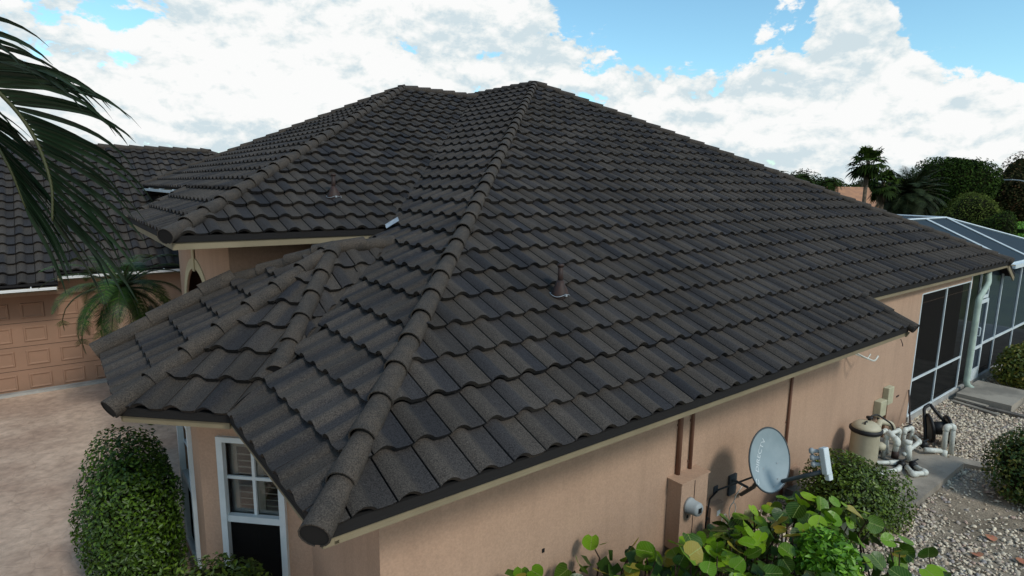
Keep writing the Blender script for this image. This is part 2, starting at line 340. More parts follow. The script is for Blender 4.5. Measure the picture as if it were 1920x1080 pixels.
# ------------------------------------------------------------------ ground and other setting
def ground_sheet(name, x0, x1, y0, y1, z, m, nx=1, ny=1, jig=0):
    V = []; F = []
    for j in range(ny+1):
        for i in range(nx+1):
            V.append((x0+(x1-x0)*i/nx, y0+(y1-y0)*j/ny, z+(jig*random.uniform(-1, 1) if 0 < i < nx and 0 < j < ny else 0)))
    for j in range(ny):
        for i in range(nx):
            a = j*(nx+1)+i; F.append((a, a+1, a+nx+2, a+nx+1))
    return tag(mesh(name, V, F, m, smooth=jig > 0), kind='structure')
M_GRASS = mat('lawn_grass', (.035, .06, .015), .95, (.06, .09, .02), .5, .5, 20, detail=8)
M_GRAVEL = mat('gravel_bed', (.30, .245, .18), .95, (.17, .135, .095), 2.2, .6, 60, detail=8, fine=(60, .45))
def driveway_mat():
    m = mat('stamped_concrete', (.60, .435, .32), .8, (.42, .285, .205), .75, .0, detail=9, mixpos=(.36, .62), fine=(9, .16))
    nt = m.node_tree; N = nt.nodes; L = nt.links; b = N['Principled BSDF']; tc = N.new('ShaderNodeTexCoord')
    nz = N.new('ShaderNodeTexNoise'); nz.inputs['Scale'].default_value = 1.6; nz.inputs['Detail'].default_value = 4; L.new(tc.outputs['Object'], nz.inputs['Vector'])
    mxv = N.new('ShaderNodeMix'); mxv.data_type = 'RGBA'; mxv.inputs[0].default_value = .3; L.new(tc.outputs['Object'], mxv.inputs[6]); L.new(nz.outputs['Color'], mxv.inputs[7])
    vo = N.new('ShaderNodeTexVoronoi'); vo.feature = 'DISTANCE_TO_EDGE'; vo.inputs['Scale'].default_value = 4.2; L.new(mxv.outputs[2], vo.inputs['Vector'])
    mr = N.new('ShaderNodeMapRange'); mr.inputs[2].default_value = .05; L.new(vo.outputs[0], mr.inputs[0])
    n2 = N.new('ShaderNodeTexNoise'); n2.inputs['Scale'].default_value = 9; n2.inputs['Detail'].default_value = 6; n2.inputs['Roughness'].default_value = .65; L.new(tc.outputs['Object'], n2.inputs['Vector'])
    ad = N.new('ShaderNodeMath'); ad.operation = 'MULTIPLY_ADD'; L.new(mr.outputs[0], ad.inputs[0]); ad.inputs[1].default_value = .22; L.new(n2.outputs[0], ad.inputs[2])
    bp = N.new('ShaderNodeBump'); bp.inputs['Strength'].default_value = .6; bp.inputs['Distance'].default_value = .02; L.new(ad.outputs[0], bp.inputs['Height']); L.new(bp.outputs[0], b.inputs['Normal'])
    old = b.inputs['Base Color'].links[0].from_socket
    cm = N.new('ShaderNodeMapRange'); cm.inputs[2].default_value = .03; cm.inputs[3].default_value = .88; cm.inputs[4].default_value = 1; L.new(vo.outputs[0], cm.inputs[0])
    mm = N.new('ShaderNodeMix'); mm.data_type = 'RGBA'; mm.blend_type = 'MULTIPLY'; mm.inputs[0].default_value = 1; L.new(old, mm.inputs[6]); L.new(cm.outputs[0], mm.inputs[7]); L.new(mm.outputs[2], b.inputs['Base Color'])
    return m
ground_sheet('ground', -400, 900, -400, 900, GZ-.012, M_GRASS)
ground_sheet('gravel_ground', 1.0, 24, -7, 1.2, GZ-.004, M_GRAVEL)
ground_sheet('driveway', -14, 1.6, -6.99, 12.9, GZ, driveway_mat())
MBx = MB(); MBx.box((-9, 12.72, GZ-.02), (1.2, 12.9, GZ+.05)); tag(MBx.build('garage_threshold', M_CONCP), kind='structure')

# ------------------------------------------------------------------ roof machinery
TW = .3005
KN = [.022, .05, .11, .18, .26, .34, .42, .49, .55, .62, .74, .86, .95, .978]
def prof(a):
    h = 0.0
    if a < .56: h = .043*math.sin(math.pi*a/.56)**.8
    if a > .93: h += .006
    return h
def facet_z(f, x, y): return f['z0']+f['s']*((x-f['O'][0])*f['g'][0]+(y-f['O'][1])*f['g'][1])
def clip_poly(poly, p, q):
    """keep the part left of the directed plan line p->q"""
    nx, ny = -(q[1]-p[1]), q[0]-p[0]; out = []; L = len(poly)
    for i in range(L):
        A = poly[i]; B = poly[(i+1) % L]
        da = (A[0]-p[0])*nx+(A[1]-p[1])*ny; db = (B[0]-p[0])*nx+(B[1]-p[1])*ny
        if da >= 0: out.append(A)
        if (da >= 0) != (db >= 0):
            t = da/(da-db); out.append(tuple(A[k]+(B[k]-A[k])*t for k in range(4)))
    return out
def facet_tiles(f):
    g = np.array(f['g'], float); u = np.array([g[1], -g[0]]); O = np.array(f['O'], float); s = f['s']
    cp = .384/math.sqrt(1+s*s); ph = f.get('phase', 0.0); b0 = -.022
    eaves = f.get('eaves', [0.0]); tiles = {}
    for piece in f['pieces']:
        loc = [((np.array(p)-O)@u, (np.array(p)-O)@g) for p in piece]
        area = sum(loc[i][0]*loc[(i+1) % len(loc)][1]-loc[(i+1) % len(loc)][0]*loc[i][1] for i in range(len(loc)))
        if area < 0: loc = loc[::-1]
        amin = min(l[0] for l in loc); amax = max(l[0] for l in loc); bmin = min(l[1] for l in loc); bmax = max(l[1] for l in loc)
        edges = []
        for i in range(len(loc)):
            p, q = loc[i], loc[(i+1) % len(loc)]
            if abs(p[1]-q[1]) < 1e-3 and any(abs(p[1]-e) < .02 for e in eaves) and abs(p[1]-bmin) < .02: continue
            edges.append((p, q))
        for j in range(int(math.floor((bmin-b0)/cp))-1, int((bmax-b0)/cp)+1):
            lo = b0+j*cp; hi = lo+cp
            if any(abs(bmin-e) < .02 for e in eaves) and hi < bmin+.1: continue
            if any(abs(bmax-e) < .02 for e in eaves) and lo > bmax-.1: continue
            if hi+.06 < bmin or lo > bmax: continue
            for i in range(int(math.floor((amin-ph)/TW))-1, int((amax-ph)/TW)+1):
                a0 = ph+i*TW
                if a0+TW < amin or a0 > amax: continue
                rr = tiles.setdefault((i, j), [random.random(), []])
                rs = random.Random(i*7919+j*104729+int(s*1e4)); jz = rs.uniform(-.003, .004); sk = rs.uniform(-.004, .004); rr[0] = rs.random()
                polys = []
                P = [(a0+k*TW, prof(k), k) for k in KN]
                for (a, h, k), (a2, h2, k2) in zip(P, P[1:]):
                    e = lo+sk*(k-.5); e2 = lo+sk*(k2-.5)
                    polys.append([(a, e, .108+h+jz, k), (a2, e2, .108+h2+jz, k2), (a2, hi+.05, .048+h2, k2), (a, hi+.05, .048+h, k)])
                    polys.append([(a, e+.030, .062+h, k), (a2, e2+.030, .062+h2, k2), (a2, e2, .106+h2+jz, k2), (a, e, .106+h+jz, k)])
                for (a, h, k), fl in ((P[0], 1), (P[-1], 0)):
                    q = [(a, lo, .108+h+jz, k), (a, hi+.05, .048+h, k), (a, hi+.05, .036+h, k), (a, lo, .095+h, k)]
                    polys.append(q if fl else q[::-1])
                inside = all(all((b_[0]-p[0])*-(q[1]-p[1])+(b_[1]-p[1])*(q[0]-p[0]) >= 0 for b_ in ((a0, lo-.01), (a0+TW, lo-.01), (a0+TW, hi+.05), (a0, hi+.05))) for p, q in edges)
                if not inside:
                    np_ = []
                    for po in polys:
                        for p, q in edges:
                            po = clip_poly(po, p, q)
                            if len(po) < 3: break
                        if len(po) >= 3: np_.append(po)
                    polys = np_
                rr[1] += polys
    out = []
    for (i, j), (rnd, polys) in tiles.items():
        if not polys: continue
        V = []; F = []; A = []; idx = {}
        for po in polys:
            fc = []
            for (a, b, h, k) in po:
                key = (round(a, 5), round(b, 5), round(h, 5))
                if key not in idx:
                    xy = O+u*a+g*b; idx[key] = len(V); V.append((xy[0], xy[1], f['z0']+s*b+h)); A.append(k)
                if not fc or fc[-1] != idx[key]: fc.append(idx[key])
            if len(fc) > 2 and fc[0] == fc[-1]: fc.pop()
            if len(set(fc)) >= 3 and len(set(fc)) == len(fc): F.append(fc)
        if not F: continue
        Va = np.array(V); x, y, d = project(Va)
        score = 0
        if d.min() > .2:
            cx, cy = x.mean(), y.mean()
            if -40 < cx < 1960 and -40 < cy < 1120: score = (x.max()-x.min())*(y.max()-y.min())
        out.append((score if f.get('seen', True) else 0, V, F, A, rnd))
    return out
def lay_tiles(roof, facets, limit=300):
    allt = []
    for f in facets: allt += facet_tiles(f)
    allt.sort(key=lambda t: -t[0])
    for sc, V, F, A, r in allt[:limit]:
        mesh('roof_tile', V, F, M_TILE, roof, attrs={'rnd': [r]*len(V), 'across': A})
    VV = []; FF = []; AA = []; RR = []
    for sc, V, F, A, r in allt[limit:]:
        k = len(VV); VV += V; FF += [[i+k for i in fc] for fc in F]; AA += A; RR += [r]*len(V)
    if VV: tag(mesh('roof_tiles', VV, FF, M_TILE, roof, attrs={'rnd': RR, 'across': AA}), kind='stuff')
    print('tiles', len(allt), 'cut', allt[min(limit, len(allt)-1)][0])
def deck(house, facets):
    mb = MB()
    for f in facets:
        for pc in f['pieces']:
            ar = sum(pc[i][0]*pc[(i+1) % len(pc)][1]-pc[(i+1) % len(pc)][0]*pc[i][1] for i in range(len(pc)))
            if ar < 0: pc = pc[::-1]
            n = len(pc)
            top = [(x, y, facet_z(f, x, y)+.028) for x, y in pc]; bot = [(x, y, facet_z(f, x, y)+.006) for x, y in pc]
            mb.add(top+bot, [tuple(range(n)), tuple(reversed(range(n, 2*n)))]+[((i+1) % n, i, n+i, n+(i+1) % n) for i in range(n)])
    return mb.build('roof', M_DECK_CAPSHADE, house)
CAPS = []
def caps(roof, A, B, name='ridge_cap', expo=.385, start=-.06, r0=.095, r1=.079, lift=.086, endcap=True, seg=14, keep=True, side=(0, 0)):
    A = Vector(A); B = Vector(B); t = (B-A).normalized(); Ln = (B-A).length
    sd = Vector((t.y, -t.x, 0)).normalized(); up = sd.cross(t)
    if up.z < 0: up = -up; sd = -sd
    pos = start; first = True
    while pos < Ln-.02:
        Lc = min(expo+.06, Ln-pos+.03)
        ww = random.uniform(-.004, .004); V = []; F = []; A0_, A1_ = (R_(-80), R_(340)) if (first and endcap) else (R_(-48), R_(276))
        rings = [(0, r0, lift+.012), (Lc, r1+(r0-r1)*(1-Lc/(expo+.06)), lift-.012)]
        for q, rr, lf in rings:
            for k in range(seg+1):
                an = A0_+A1_*k/seg
                c = A+t*(pos+q)+up*(lf+ww)
                V.append(c+sd*math.cos(an)*rr*1.02+up*math.sin(an)*rr)
        n = seg+1
        for k in range(seg): F.append((k+1, k, n+k, n+k+1))
        for k in range(seg+1):
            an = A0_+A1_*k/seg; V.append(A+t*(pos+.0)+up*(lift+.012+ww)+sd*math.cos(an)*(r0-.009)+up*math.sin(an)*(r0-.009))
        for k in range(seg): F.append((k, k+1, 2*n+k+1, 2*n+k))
        V = [tuple(v) for v in V]; kk = len(V)
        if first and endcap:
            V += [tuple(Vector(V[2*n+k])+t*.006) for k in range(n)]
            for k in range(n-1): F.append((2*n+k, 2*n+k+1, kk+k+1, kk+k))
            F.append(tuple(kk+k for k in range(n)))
        o = mesh(name, V, F, [M_CAP, M_DECK_CAPSHADE], roof, smooth=False)
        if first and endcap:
            for q_ in range(n): o.data.polygons[len(F)-1-q_].material_index = 1  # end disc coloured black to paint in the shade of the hollow cap
        pos += expo; first = False
def shade_caps():
    for o in bpy.data.objects:
        if o.name.startswith('ridge_cap') and o.type == 'MESH':
            o.data.polygons.foreach_set('use_smooth', [True]*len(o.data.polygons))
            for e in o.data.edges: pass
            try: o.data.set_sharp_from_angle(angle=R_(40))
            except Exception: pass

# ------------------------------------------------------------------ the house
HOUSE = empty('house', (8, 8, GZ), 'peach stucco single-storey house under a sprawling dark brown tiled hip roof', 'house')
q2 = .70711
bB = 2.124
FR = dict(O=(0, 0), g=(0, 1), s=.5, z0=0, phase=.18, eaves=[0, .69], pieces=[[(0, 0), (8.70, 0), (8.70, .69), (.69, .69)], [(.69, .69), (16.88, .69), (9.09, 9.09)]])
FL = dict(O=(0, 0), g=(1, 0), s=.5, z0=0, phase=.09, pieces=[[(0, 0), (.4746, .4746), (.4746, 2.3206), (0, 2.124)], [(.4746, .4746), (3.842, 3.842), (2.373, 3.842), (.4746, 2.3206)],
     [(2.373, 3.842), (3.842, 3.842), (4.54, 4.54), (1.673, 4.54)], [(2.668, 4.54), (4.54, 4.54), (9.09, 9.09), (9.09, 11.53), (8.904, 11.53)], [(8.904, 11.53), (9.09, 11.53), (9.09, 16.3), (3.73, 16.3)]])
FM = dict(O=(0, 4.54), g=(0, 1), s=.4466, z0=1.334, phase=.1, pieces=[[(0, 4.54), (2.668, 4.54), (8.904, 11.53), (6.588, 11.53)]])
FN = dict(O=(0, 4.54), g=(1, 0), s=.4734, z0=1.334, phase=0, eaves=[0, 1.12], pieces=[[(0, 4.54), (1.12, 5.728), (1.12, 9.7), (0, 8.75)], [(1.12, 5.728), (6.588, 11.53), (1.12, 16.3)]])
FA = dict(O=(-.735, 4.77), g=(1, 0), s=.5, z0=0, phase=.03, pieces=[[(-.735, 2.859), (1.638, 3.842), (.711, 4.77), (-.735, 4.77)]])
FB = dict(O=(0, bB), g=(q2, q2), s=.5, z0=0, phase=0.0, pieces=[[(-.735, 2.859), (0, bB), (.4746, 2.3206), (1.638, 3.842)]])
FC = dict(O=(1.638, 3.842), g=(0, 1), s=.624, z0=1.1866, phase=.1, eaves=[], pieces=[[(.4746, 2.3206), (2.373, 3.842), (1.638, 3.842)]])
FD = dict(O=(1.638, 3.842), g=(0, -1), s=.5, z0=1.187, eaves=[], seen=False, pieces=[[(1.638, 3.842), (2.373, 3.842), (1.445, 4.77), (.711, 4.77)]])
FE = dict(O=(17.52, .69), g=(-1, 0), s=.539, z0=0, seen=False, pieces=[[(16.88, .69), (17.52, .69), (17.52, 16.3), (9.09, 16.3), (9.09, 9.09)]])
FMB = dict(O=(6.588, 11.53), g=(0, -1), s=.5426, z0=4.452, eaves=[], seen=False, pieces=[[(6.588, 11.53), (8.904, 11.53), (3.73, 16.3), (1.12, 16.3)]])
FACETS = [FR, FL, FM, FN, FA, FB, FC, FD, FE, FMB]
ROOF = deck(HOUSE, FACETS)
lay_tiles(ROOF, FACETS)
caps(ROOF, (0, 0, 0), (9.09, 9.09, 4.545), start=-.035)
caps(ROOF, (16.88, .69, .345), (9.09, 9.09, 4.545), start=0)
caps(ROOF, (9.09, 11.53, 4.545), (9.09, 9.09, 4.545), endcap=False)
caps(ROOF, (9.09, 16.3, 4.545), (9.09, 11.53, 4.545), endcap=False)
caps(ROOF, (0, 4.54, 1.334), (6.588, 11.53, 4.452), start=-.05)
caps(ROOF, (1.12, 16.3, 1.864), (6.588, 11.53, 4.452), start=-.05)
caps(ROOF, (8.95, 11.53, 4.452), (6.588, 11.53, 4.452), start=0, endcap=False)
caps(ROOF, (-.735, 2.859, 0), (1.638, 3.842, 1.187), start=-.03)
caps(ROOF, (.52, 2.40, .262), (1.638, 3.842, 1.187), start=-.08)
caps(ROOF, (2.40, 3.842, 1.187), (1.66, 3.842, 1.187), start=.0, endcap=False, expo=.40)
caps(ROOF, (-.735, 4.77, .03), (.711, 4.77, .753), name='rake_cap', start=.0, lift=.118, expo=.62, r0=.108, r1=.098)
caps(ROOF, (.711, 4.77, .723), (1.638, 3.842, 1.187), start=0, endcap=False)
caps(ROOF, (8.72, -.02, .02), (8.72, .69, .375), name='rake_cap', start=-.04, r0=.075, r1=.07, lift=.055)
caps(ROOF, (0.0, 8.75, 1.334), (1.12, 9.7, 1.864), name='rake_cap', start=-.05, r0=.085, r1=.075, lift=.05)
# valley flashing, bent sheet showing silver where the upper eave meets the lower slope
mb = MB(); mb.add([(2.60, 4.43, 1.425), (2.64, 4.56, 1.47), (2.83, 4.54, 1.575), (2.78, 4.40, 1.53), (2.70, 4.49, 1.475)], [(0, 4, 1), (1, 4, 2), (2, 4, 3), (3, 4, 0)])
mb.build('valley_flashing', M_METAL, ROOF)

# valley trays
def tray(A, B, wd, h, fa, fb):
    A = Vector((*A, 0)); B = Vector((*B, 0)); t = (B-A).normalized(); nn = Vector((-t.y, t.x, 0)); V = []
    for P in (A, B):
        for q, f in ((-wd, fa), (0, fa), (wd, fb)):
            X = P+nn*q; V.append((X.x, X.y, facet_z(f, X.x, X.y)+h))
    MB().add(V, [(0, 1, 4, 3), (1, 2, 5, 4)]).build('valley_tray', M_TILE, ROOF)
tray((.47, 2.32), (2.373, 3.842), .07, .088, FL, FC); tray((.0, 2.124), (.4746, 2.3206), .03, .08, FL, FB); tray((2.75, 4.63), (8.904, 11.53), .05, .088, FL, FM)
# eaves: drip edge, fascia, soffit
def eave(P, Q, z, depth=.9, outw=None, fm=M_FASCIA, fz=.062, dz=.075, inset=0):
    """P->Q plan, building on the left of P->Q"""
    P = np.array(P, float); Q = np.array(Q, float); t = (Q-P)/np.linalg.norm(Q-P); n = np.array([-t[1], t[0]])
    T = (t[0], t[1], 0); Nn = (n[0], n[1], 0); L = np.linalg.norm(Q-P)
    c = (P+Q)/2+n*.018
    d = MB(); d.obox((c[0], c[1], z+dz/2+.001), T, Nn, (0, 0, 1), L/2, .016, dz/2); d.build('drip_edge', M_DECK_CAPSHADE, HOUSE)
    c = (P+Q)/2+n*(.035+inset)
    d = MB(); d.obox((c[0], c[1], z-fz/2), T, Nn, (0, 0, 1), L/2-.02, .014, fz/2); d.build('fascia', fm, HOUSE)
def soffit(poly, z):
    n = len(poly); MB().add([(x, y, z) for x, y in poly]+[(x, y, z+.02) for x, y in poly], [tuple(range(n)), tuple(reversed(range(n, 2*n)))]+[(i, (i+1) % n, n+(i+1) % n, n+i) for i in range(n)]).build('soffit', M_FASCIA, HOUSE)
eave((0, 0), (8.70, 0), 0); eave((0, bB), (0, .0), 0, inset=.07); eave((-.735, 2.859), (0, bB), 0); eave((-.735, 4.77), (-.735, 2.859), 0)
eave((8.74, .69), (16.88, .69), .345); eave((0, 4.54), (2.66, 4.54), 1.334, fz=.085); eave((0, 8.75), (0, 4.54), 1.334)
eave((1.12, 16.3), (1.12, 9.7), 1.864)
# sloping boards under the rakes
def rake(P, Q, z0, z1, fz=.09):
    P = Vector((*P, z0)); Q = Vector((*Q, z1)); t = (Q-P); sd = Vector((t.y, -t.x, 0)).normalized(); up = Vector((0, 0, 1)); L = t.length
    MB().obox((P+Q)/2+Vector((0, 0, -fz/2)), t, sd, sd.cross(t), L/2, .014, fz/2*.9).build('rake_board', M_FASCIA, HOUSE)
    MB().obox((P+Q)/2+Vector((0, 0, .035)), t, sd, sd.cross(t), L/2, .017, .032).build('rake_edge', M_DECK_CAPSHADE, HOUSE)
rake((8.715, .0), (8.715, .68), 0, .345); rake((-.73, 4.755), (.72, 4.755), 0, .723); rake((.0, 8.74), (1.12, 9.69), 1.334, 1.864); rake((16.88, .70), (17.5, .70), .345, .01, .11)
soffit([(.02, .02), (8.70, .02), (8.70, .95), (.80, .95), (.02, .40)], -.058)
soffit([(.02, .40), (.80, .95), (.80, 2.45), (.02, 2.15)], -.0585)
soffit([(.02, 2.15), (.80, 2.45), (.0, 3.38), (-.70, 2.87)], -.059)
soffit([(-.70, 2.87), (.0, 3.38), (.0, 4.74), (-.70, 4.74)], -.0595)
soffit([(8.74, .70), (17.5, .70), (17.5, 3.7), (8.74, 3.7)], .286)
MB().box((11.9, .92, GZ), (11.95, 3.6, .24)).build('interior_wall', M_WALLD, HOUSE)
soffit([(.02, 4.56), (2.6, 4.56), (2.6, 5.35), (.80, 5.35), (.80, 8.70), (.02, 8.70)], 1.252)
soffit([(1.14, 9.2), (2.0, 9.2), (2.0, 16.2), (1.14, 16.2)], 1.766)
# white gutter pieces on the small raised eave at the back
mb = MB(); mb.box((1.00, 9.9, 1.79), (1.11, 15.9, 1.812)); mb.box((1.00, 9.9, 1.812), (1.012, 15.9, 1.85))
for yy in (11.0, 12.8, 14.6): mb.box((1.0, yy, 1.85), (1.1, yy+.1, 1.868))
mb.build('gutter', M_WHITE, HOUSE)

# walls
def wall(name, P, Q, z0, z1, holes=(), m=M_WALL, th=.16, parent=None):
    """vertical wall seen from the right-hand side of P->Q, with rectangular openings (s0,s1,z0,z1)"""
    P = np.array(P, float); Q = np.array(Q, float); L = np.linalg.norm(Q-P); t = (Q-P)/L; n = np.array([-t[1], t[0]])
    ss = sorted({0, L, *[h[0] for h in holes], *[h[1] for h in holes]}); zs = sorted({z0, z1, *[h[2] for h in holes], *[h[3] for h in holes]})
    mb = MB()
    def pt(s, z, d=0): v = P+t*s+n*d; return (v[0], v[1], z)
    for a, b in zip(ss, ss[1:]):
        for c, d in zip(zs, zs[1:]):
            if any(h[0]-1e-6 <= a and b <= h[1]+1e-6 and h[2]-1e-6 <= c and d <= h[3]+1e-6 for h in holes): continue
            mb.add([pt(a, c), pt(b, c), pt(b, d), pt(a, d)], [(0, 1, 2, 3)])
    for h in holes:
        a, b, c, d = h
        mb.add([pt(a, c), pt(b, c), pt(b, d), pt(a, d), pt(a, c, th), pt(b, c, th), pt(b, d, th), pt(a, d, th)], [(0, 4, 5, 1), (1, 5, 6, 2), (2, 6, 7, 3), (3, 7, 4, 0)])
    return mb.build(name, m, parent or HOUSE)
WX, WY = .76, .8814
wall('wall', (WX, WY), (11.98, WY), GZ, -.05)
wall('wall', (8.70, WY-.0015), (15.0, WY-.0015), -.08, .29, holes=[(11.98-8.70, 14.95-8.70, -.08, .10)], th=.004)
wall('wall', (WX, 2.50), (WX, WY), GZ, -.05)
ws = lambda s: s
# window wall: from the far corner to the corner by the middle wall
PW = np.array([WX, 2.4985]); PF = PW+np.array([-q2, q2])*1.17
Lw = 1.17
wall('wall', tuple(PF), tuple(PW), GZ, -.05, holes=[(Lw-.945, Lw-.262, -2.24, -.50)], th=.12)
PN = np.array([PF[0], 4.80])
wall('wall', tuple(PN), tuple(PF), GZ, -.05, holes=[(4.80-4.46, 4.80-3.74, -2.24, -.55)], th=.12)
wall('wall', (WX, 4.80), tuple(PN), GZ, .6)
wall('wall', (WX, 5.30), (3.3, 5.30), GZ, 1.26, m=M_WALL)
# porch side wall with an arched opening
def arch_wall():
    x = WX; y0, y1 = 5.30, 9.25; zt = 1.26; ya, yb = 6.62, 8.80; cy = (ya+yb)/2; hw = (yb-ya)/2; zs = -.40; hh = 1.02
    mb = MB(); n = 20
    mb.add([(x, y1, GZ), (x, yb, GZ), (x, yb, zt), (x, y1, zt)], [(0, 1, 2, 3)]); mb.add([(x, ya, GZ), (x, y0, GZ), (x, y0, zt), (x, ya, zt)], [(0, 1, 2, 3)])
    cur = [(cy+hw*math.cos(math.pi*k/n), zs+hh*math.sin(math.pi*k/n)) for k in range(n+1)]
    for (a, c), (b, d) in zip(cur, cur[1:]):
        mb.add([(x, a, c), (x, b, d), (x, b, zt), (x, a, zt)], [(0, 1, 2, 3)]); mb.add([(x, a, c), (x, b, d), (x+.025, b, d), (x+.025, a, c)], [(3, 2, 1, 0)])
    for yy in (ya, yb): mb.add([(x, yy, GZ), (x+.025, yy, GZ), (x+.025, yy, zs), (x, yy, zs)], [(0, 1, 2, 3)])
    mb.build('wall', M_WALL, HOUSE)
    tr = MB(); fr = .17
    pts = [(yb, GZ)]+cur+[(ya, GZ)]
    def off(y, z):
        if z <= zs: return (y+fr*(1 if y > cy else -1), z)
        a = math.atan2((z-zs)/hh, (y-cy)/hw); return (cy+(hw+fr)*math.cos(a), zs+(hh+fr)*math.sin(a))
    for (a, c), (b, d) in zip(pts, pts[1:]):
        (e, f_), (g_, h_) = off(a, c), off(b, d)
        tr.add([(x-.014, a, c), (x-.014, b, d), (x-.014, g_, h_), (x-.014, e, f_), (x, a, c), (x, b, d), (x, g_, h_), (x, e, f_)], [(0, 1, 2, 3), (1, 0, 4, 5), (3, 2, 6, 7)])
    tr.build('arch_trim', M_TRIM, HOUSE)
    k = MB(); k.box((x-.035, cy-.07, zs+hh-.04), (x-.0145, cy+.07, zt-.02)); k.build('keystone', M_TRIM, HOUSE)
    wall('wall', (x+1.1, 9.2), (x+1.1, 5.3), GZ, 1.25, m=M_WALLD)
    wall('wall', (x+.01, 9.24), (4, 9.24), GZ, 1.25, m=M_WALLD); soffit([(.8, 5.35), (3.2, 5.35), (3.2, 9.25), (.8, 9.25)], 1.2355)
arch_wall()
wall('wall', (1.82, 16.3), (1.82, 8.95), GZ, 1.80, m=M_WALL)
wall('wall', (17.2, 1.6), (17.2, 16.2), GZ, .25)
wall('wall', (17.2, 16.25), (1.8, 16.25), GZ, 1.8)
# dark interior behind the porch screens and the windows
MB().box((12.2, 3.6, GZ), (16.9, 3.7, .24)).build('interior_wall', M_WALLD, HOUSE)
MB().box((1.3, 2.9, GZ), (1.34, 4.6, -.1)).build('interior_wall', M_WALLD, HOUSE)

# windows
def window(P, Q, s0, s1, z0, z1, zmid, nv, nh, label, slats=True):
    P = np.array(P, float); Q = np.array(Q, float); t = (Q-P)/np.linalg.norm(Q-P); n = np.array([-t[1], t[0]]); T = (t[0], t[1], 0); Nn = (n[0], n[1], 0)
    def bar(mb, a, b, c, d, dp=.0, th=.03):
        v = P+t*(a+b)/2+n*dp; mb.obox((v[0], v[1], (c+d)/2), T, Nn, (0, 0, 1), (b-a)/2, th, (d-c)/2)
    fr = MB(); f = .055
    bar(fr, s0-.01, s0+f, z0, z1, -.01); bar(fr, s1-f, s1+.01, z0, z1, -.01); bar(fr, s0+f, s1-f, z1-f, z1, -.01); bar(fr, s0+f, s1-f, z0, z0+f, -.01)
    W = fr.build('window', M_WHITE, HOUSE); tag(W, label)
    mb = MB(); bar(mb, s0+f, s1-f, zmid-.035, zmid+.035, .005); mb.build('meeting_rail', M_WHITE, W)
    for part, (za, zb, dp) in {'upper': (zmid+.035, z1-f, .03), 'lower': (z0+f, zmid-.035, .05)}.items():
        bw = .016 if part == 'upper' else .010; mm = M_WHITE if part == 'upper' else M_GREYP
        for k in range(1, nv):
            s = s0+f+(s1-s0-2*f)*k/nv; mb = MB(); bar(mb, s-bw, s+bw, za, zb, dp, .012); mb.build('muntin', mm, W)
        for k in range(1, nh):
            z = za+(zb-za)*k/nh; mb = MB(); bar(mb, s0+f, s1-f, z-bw, z+bw, dp, .0119); mb.build('muntin', mm, W)
        mb = MB(); bar(mb, s0+f*.5, s1-f*.5, za-.01, zb+.01, dp+.02, .002); mb.build('pane', M_GLASS, W)
        if part == 'lower':
            mb = MB(); bar(mb, s0+f, s1-f, za, zb, .02, .001); mb.build('insect_screen', M_SCRN, W)
    if slats:
        mb = MB(); nn = 2
        for k in range(nn):
            a = s0+f+(s1-s0-2*f)*k/nn+.03; b = s0+f+(s1-s0-2*f)*(k+1)/nn-.03
            bar(mb, a-.03, a+.03, z0, z1-.05, .12, .012); bar(mb, b-.03, b+.03, z0, z1-.05, .12, .012)
            for zz in (z1-.12, zmid, z0+.1): bar(mb, a+.03, b-.03, zz-.04, zz+.04, .12, .012)
            pass
        mb.build('shutter_frame', M_SHUT, W); mb = MB()
        for k in range(nn):
            a = s0+f+(s1-s0-2*f)*k/nn+.03; b = s0+f+(s1-s0-2*f)*(k+1)/nn-.03; z = z0+.16
            while z < z1-.18:
                v = P+t*(a+b)/2+n*.125; mb.obox((v[0], v[1], z), T, (n[0], n[1], -.8), (n[0]*.8, n[1]*.8, 1), (b-a)/2-.032, .026, .003); z += .07
        tag(mb.build('louvres', M_SHUT, W), kind='stuff')
    return W
window(PF, PW, Lw-.945, Lw-.262, -2.24, -.50, -1.39, 2, 2, 'tall white double-hung window with dark shutters behind its panes')
window(PN, PF, 4.80-4.46, 4.80-3.74, -2.24, -.55, -1.36, 3, 2, 'narrow side window of the bay seen almost edge-on')
# plumbing vents that come up through the tiles
def vent(x, y, f, ring=True):
    z = facet_z(f, x, y)+.10
    b = MB().lathe((x, y, z-.06), [(.105, 0), (.10, .05), (.085, .10), (.055, .16), (.036, .21)], 20).build('vent_boot', M_RUST, ROOF, True)
    MB().tube([(x, y, z+.1), (x, y, z+.30)], .030, 12).build('vent_pipe', M_RUST, ROOF, True)
    MB().tube([(x, y, z+.295), (x, y, z+.325)], .037, 12).build('vent_collar', M_RUST, ROOF, True)
    mb = MB(); pts = [(x+.108*math.cos(a), y+.108*math.sin(a), z-.005+.012*math.sin(3*a)) for a in np.linspace(0, 2*math.pi, 25)]
    mb.tube(pts, .0035, 5); 
    for a in (.3, 2.2, 4.6): mb.box((x+.108*math.cos(a)-.012, y+.108*math.sin(a)-.012, z-.012), (x+.108*math.cos(a)+.012, y+.108*math.sin(a)+.012, z+.012))
    mb.build('vent_clamp', M_METAL, ROOF)
vent(3.23, 1.56, FR); vent(2.27, 5.45, FM)
MB().obox((5.94, 9.0, 4.35), (1, 0, .3), (0, 1, 0), (0, 0, 1), .001, .001, .001)

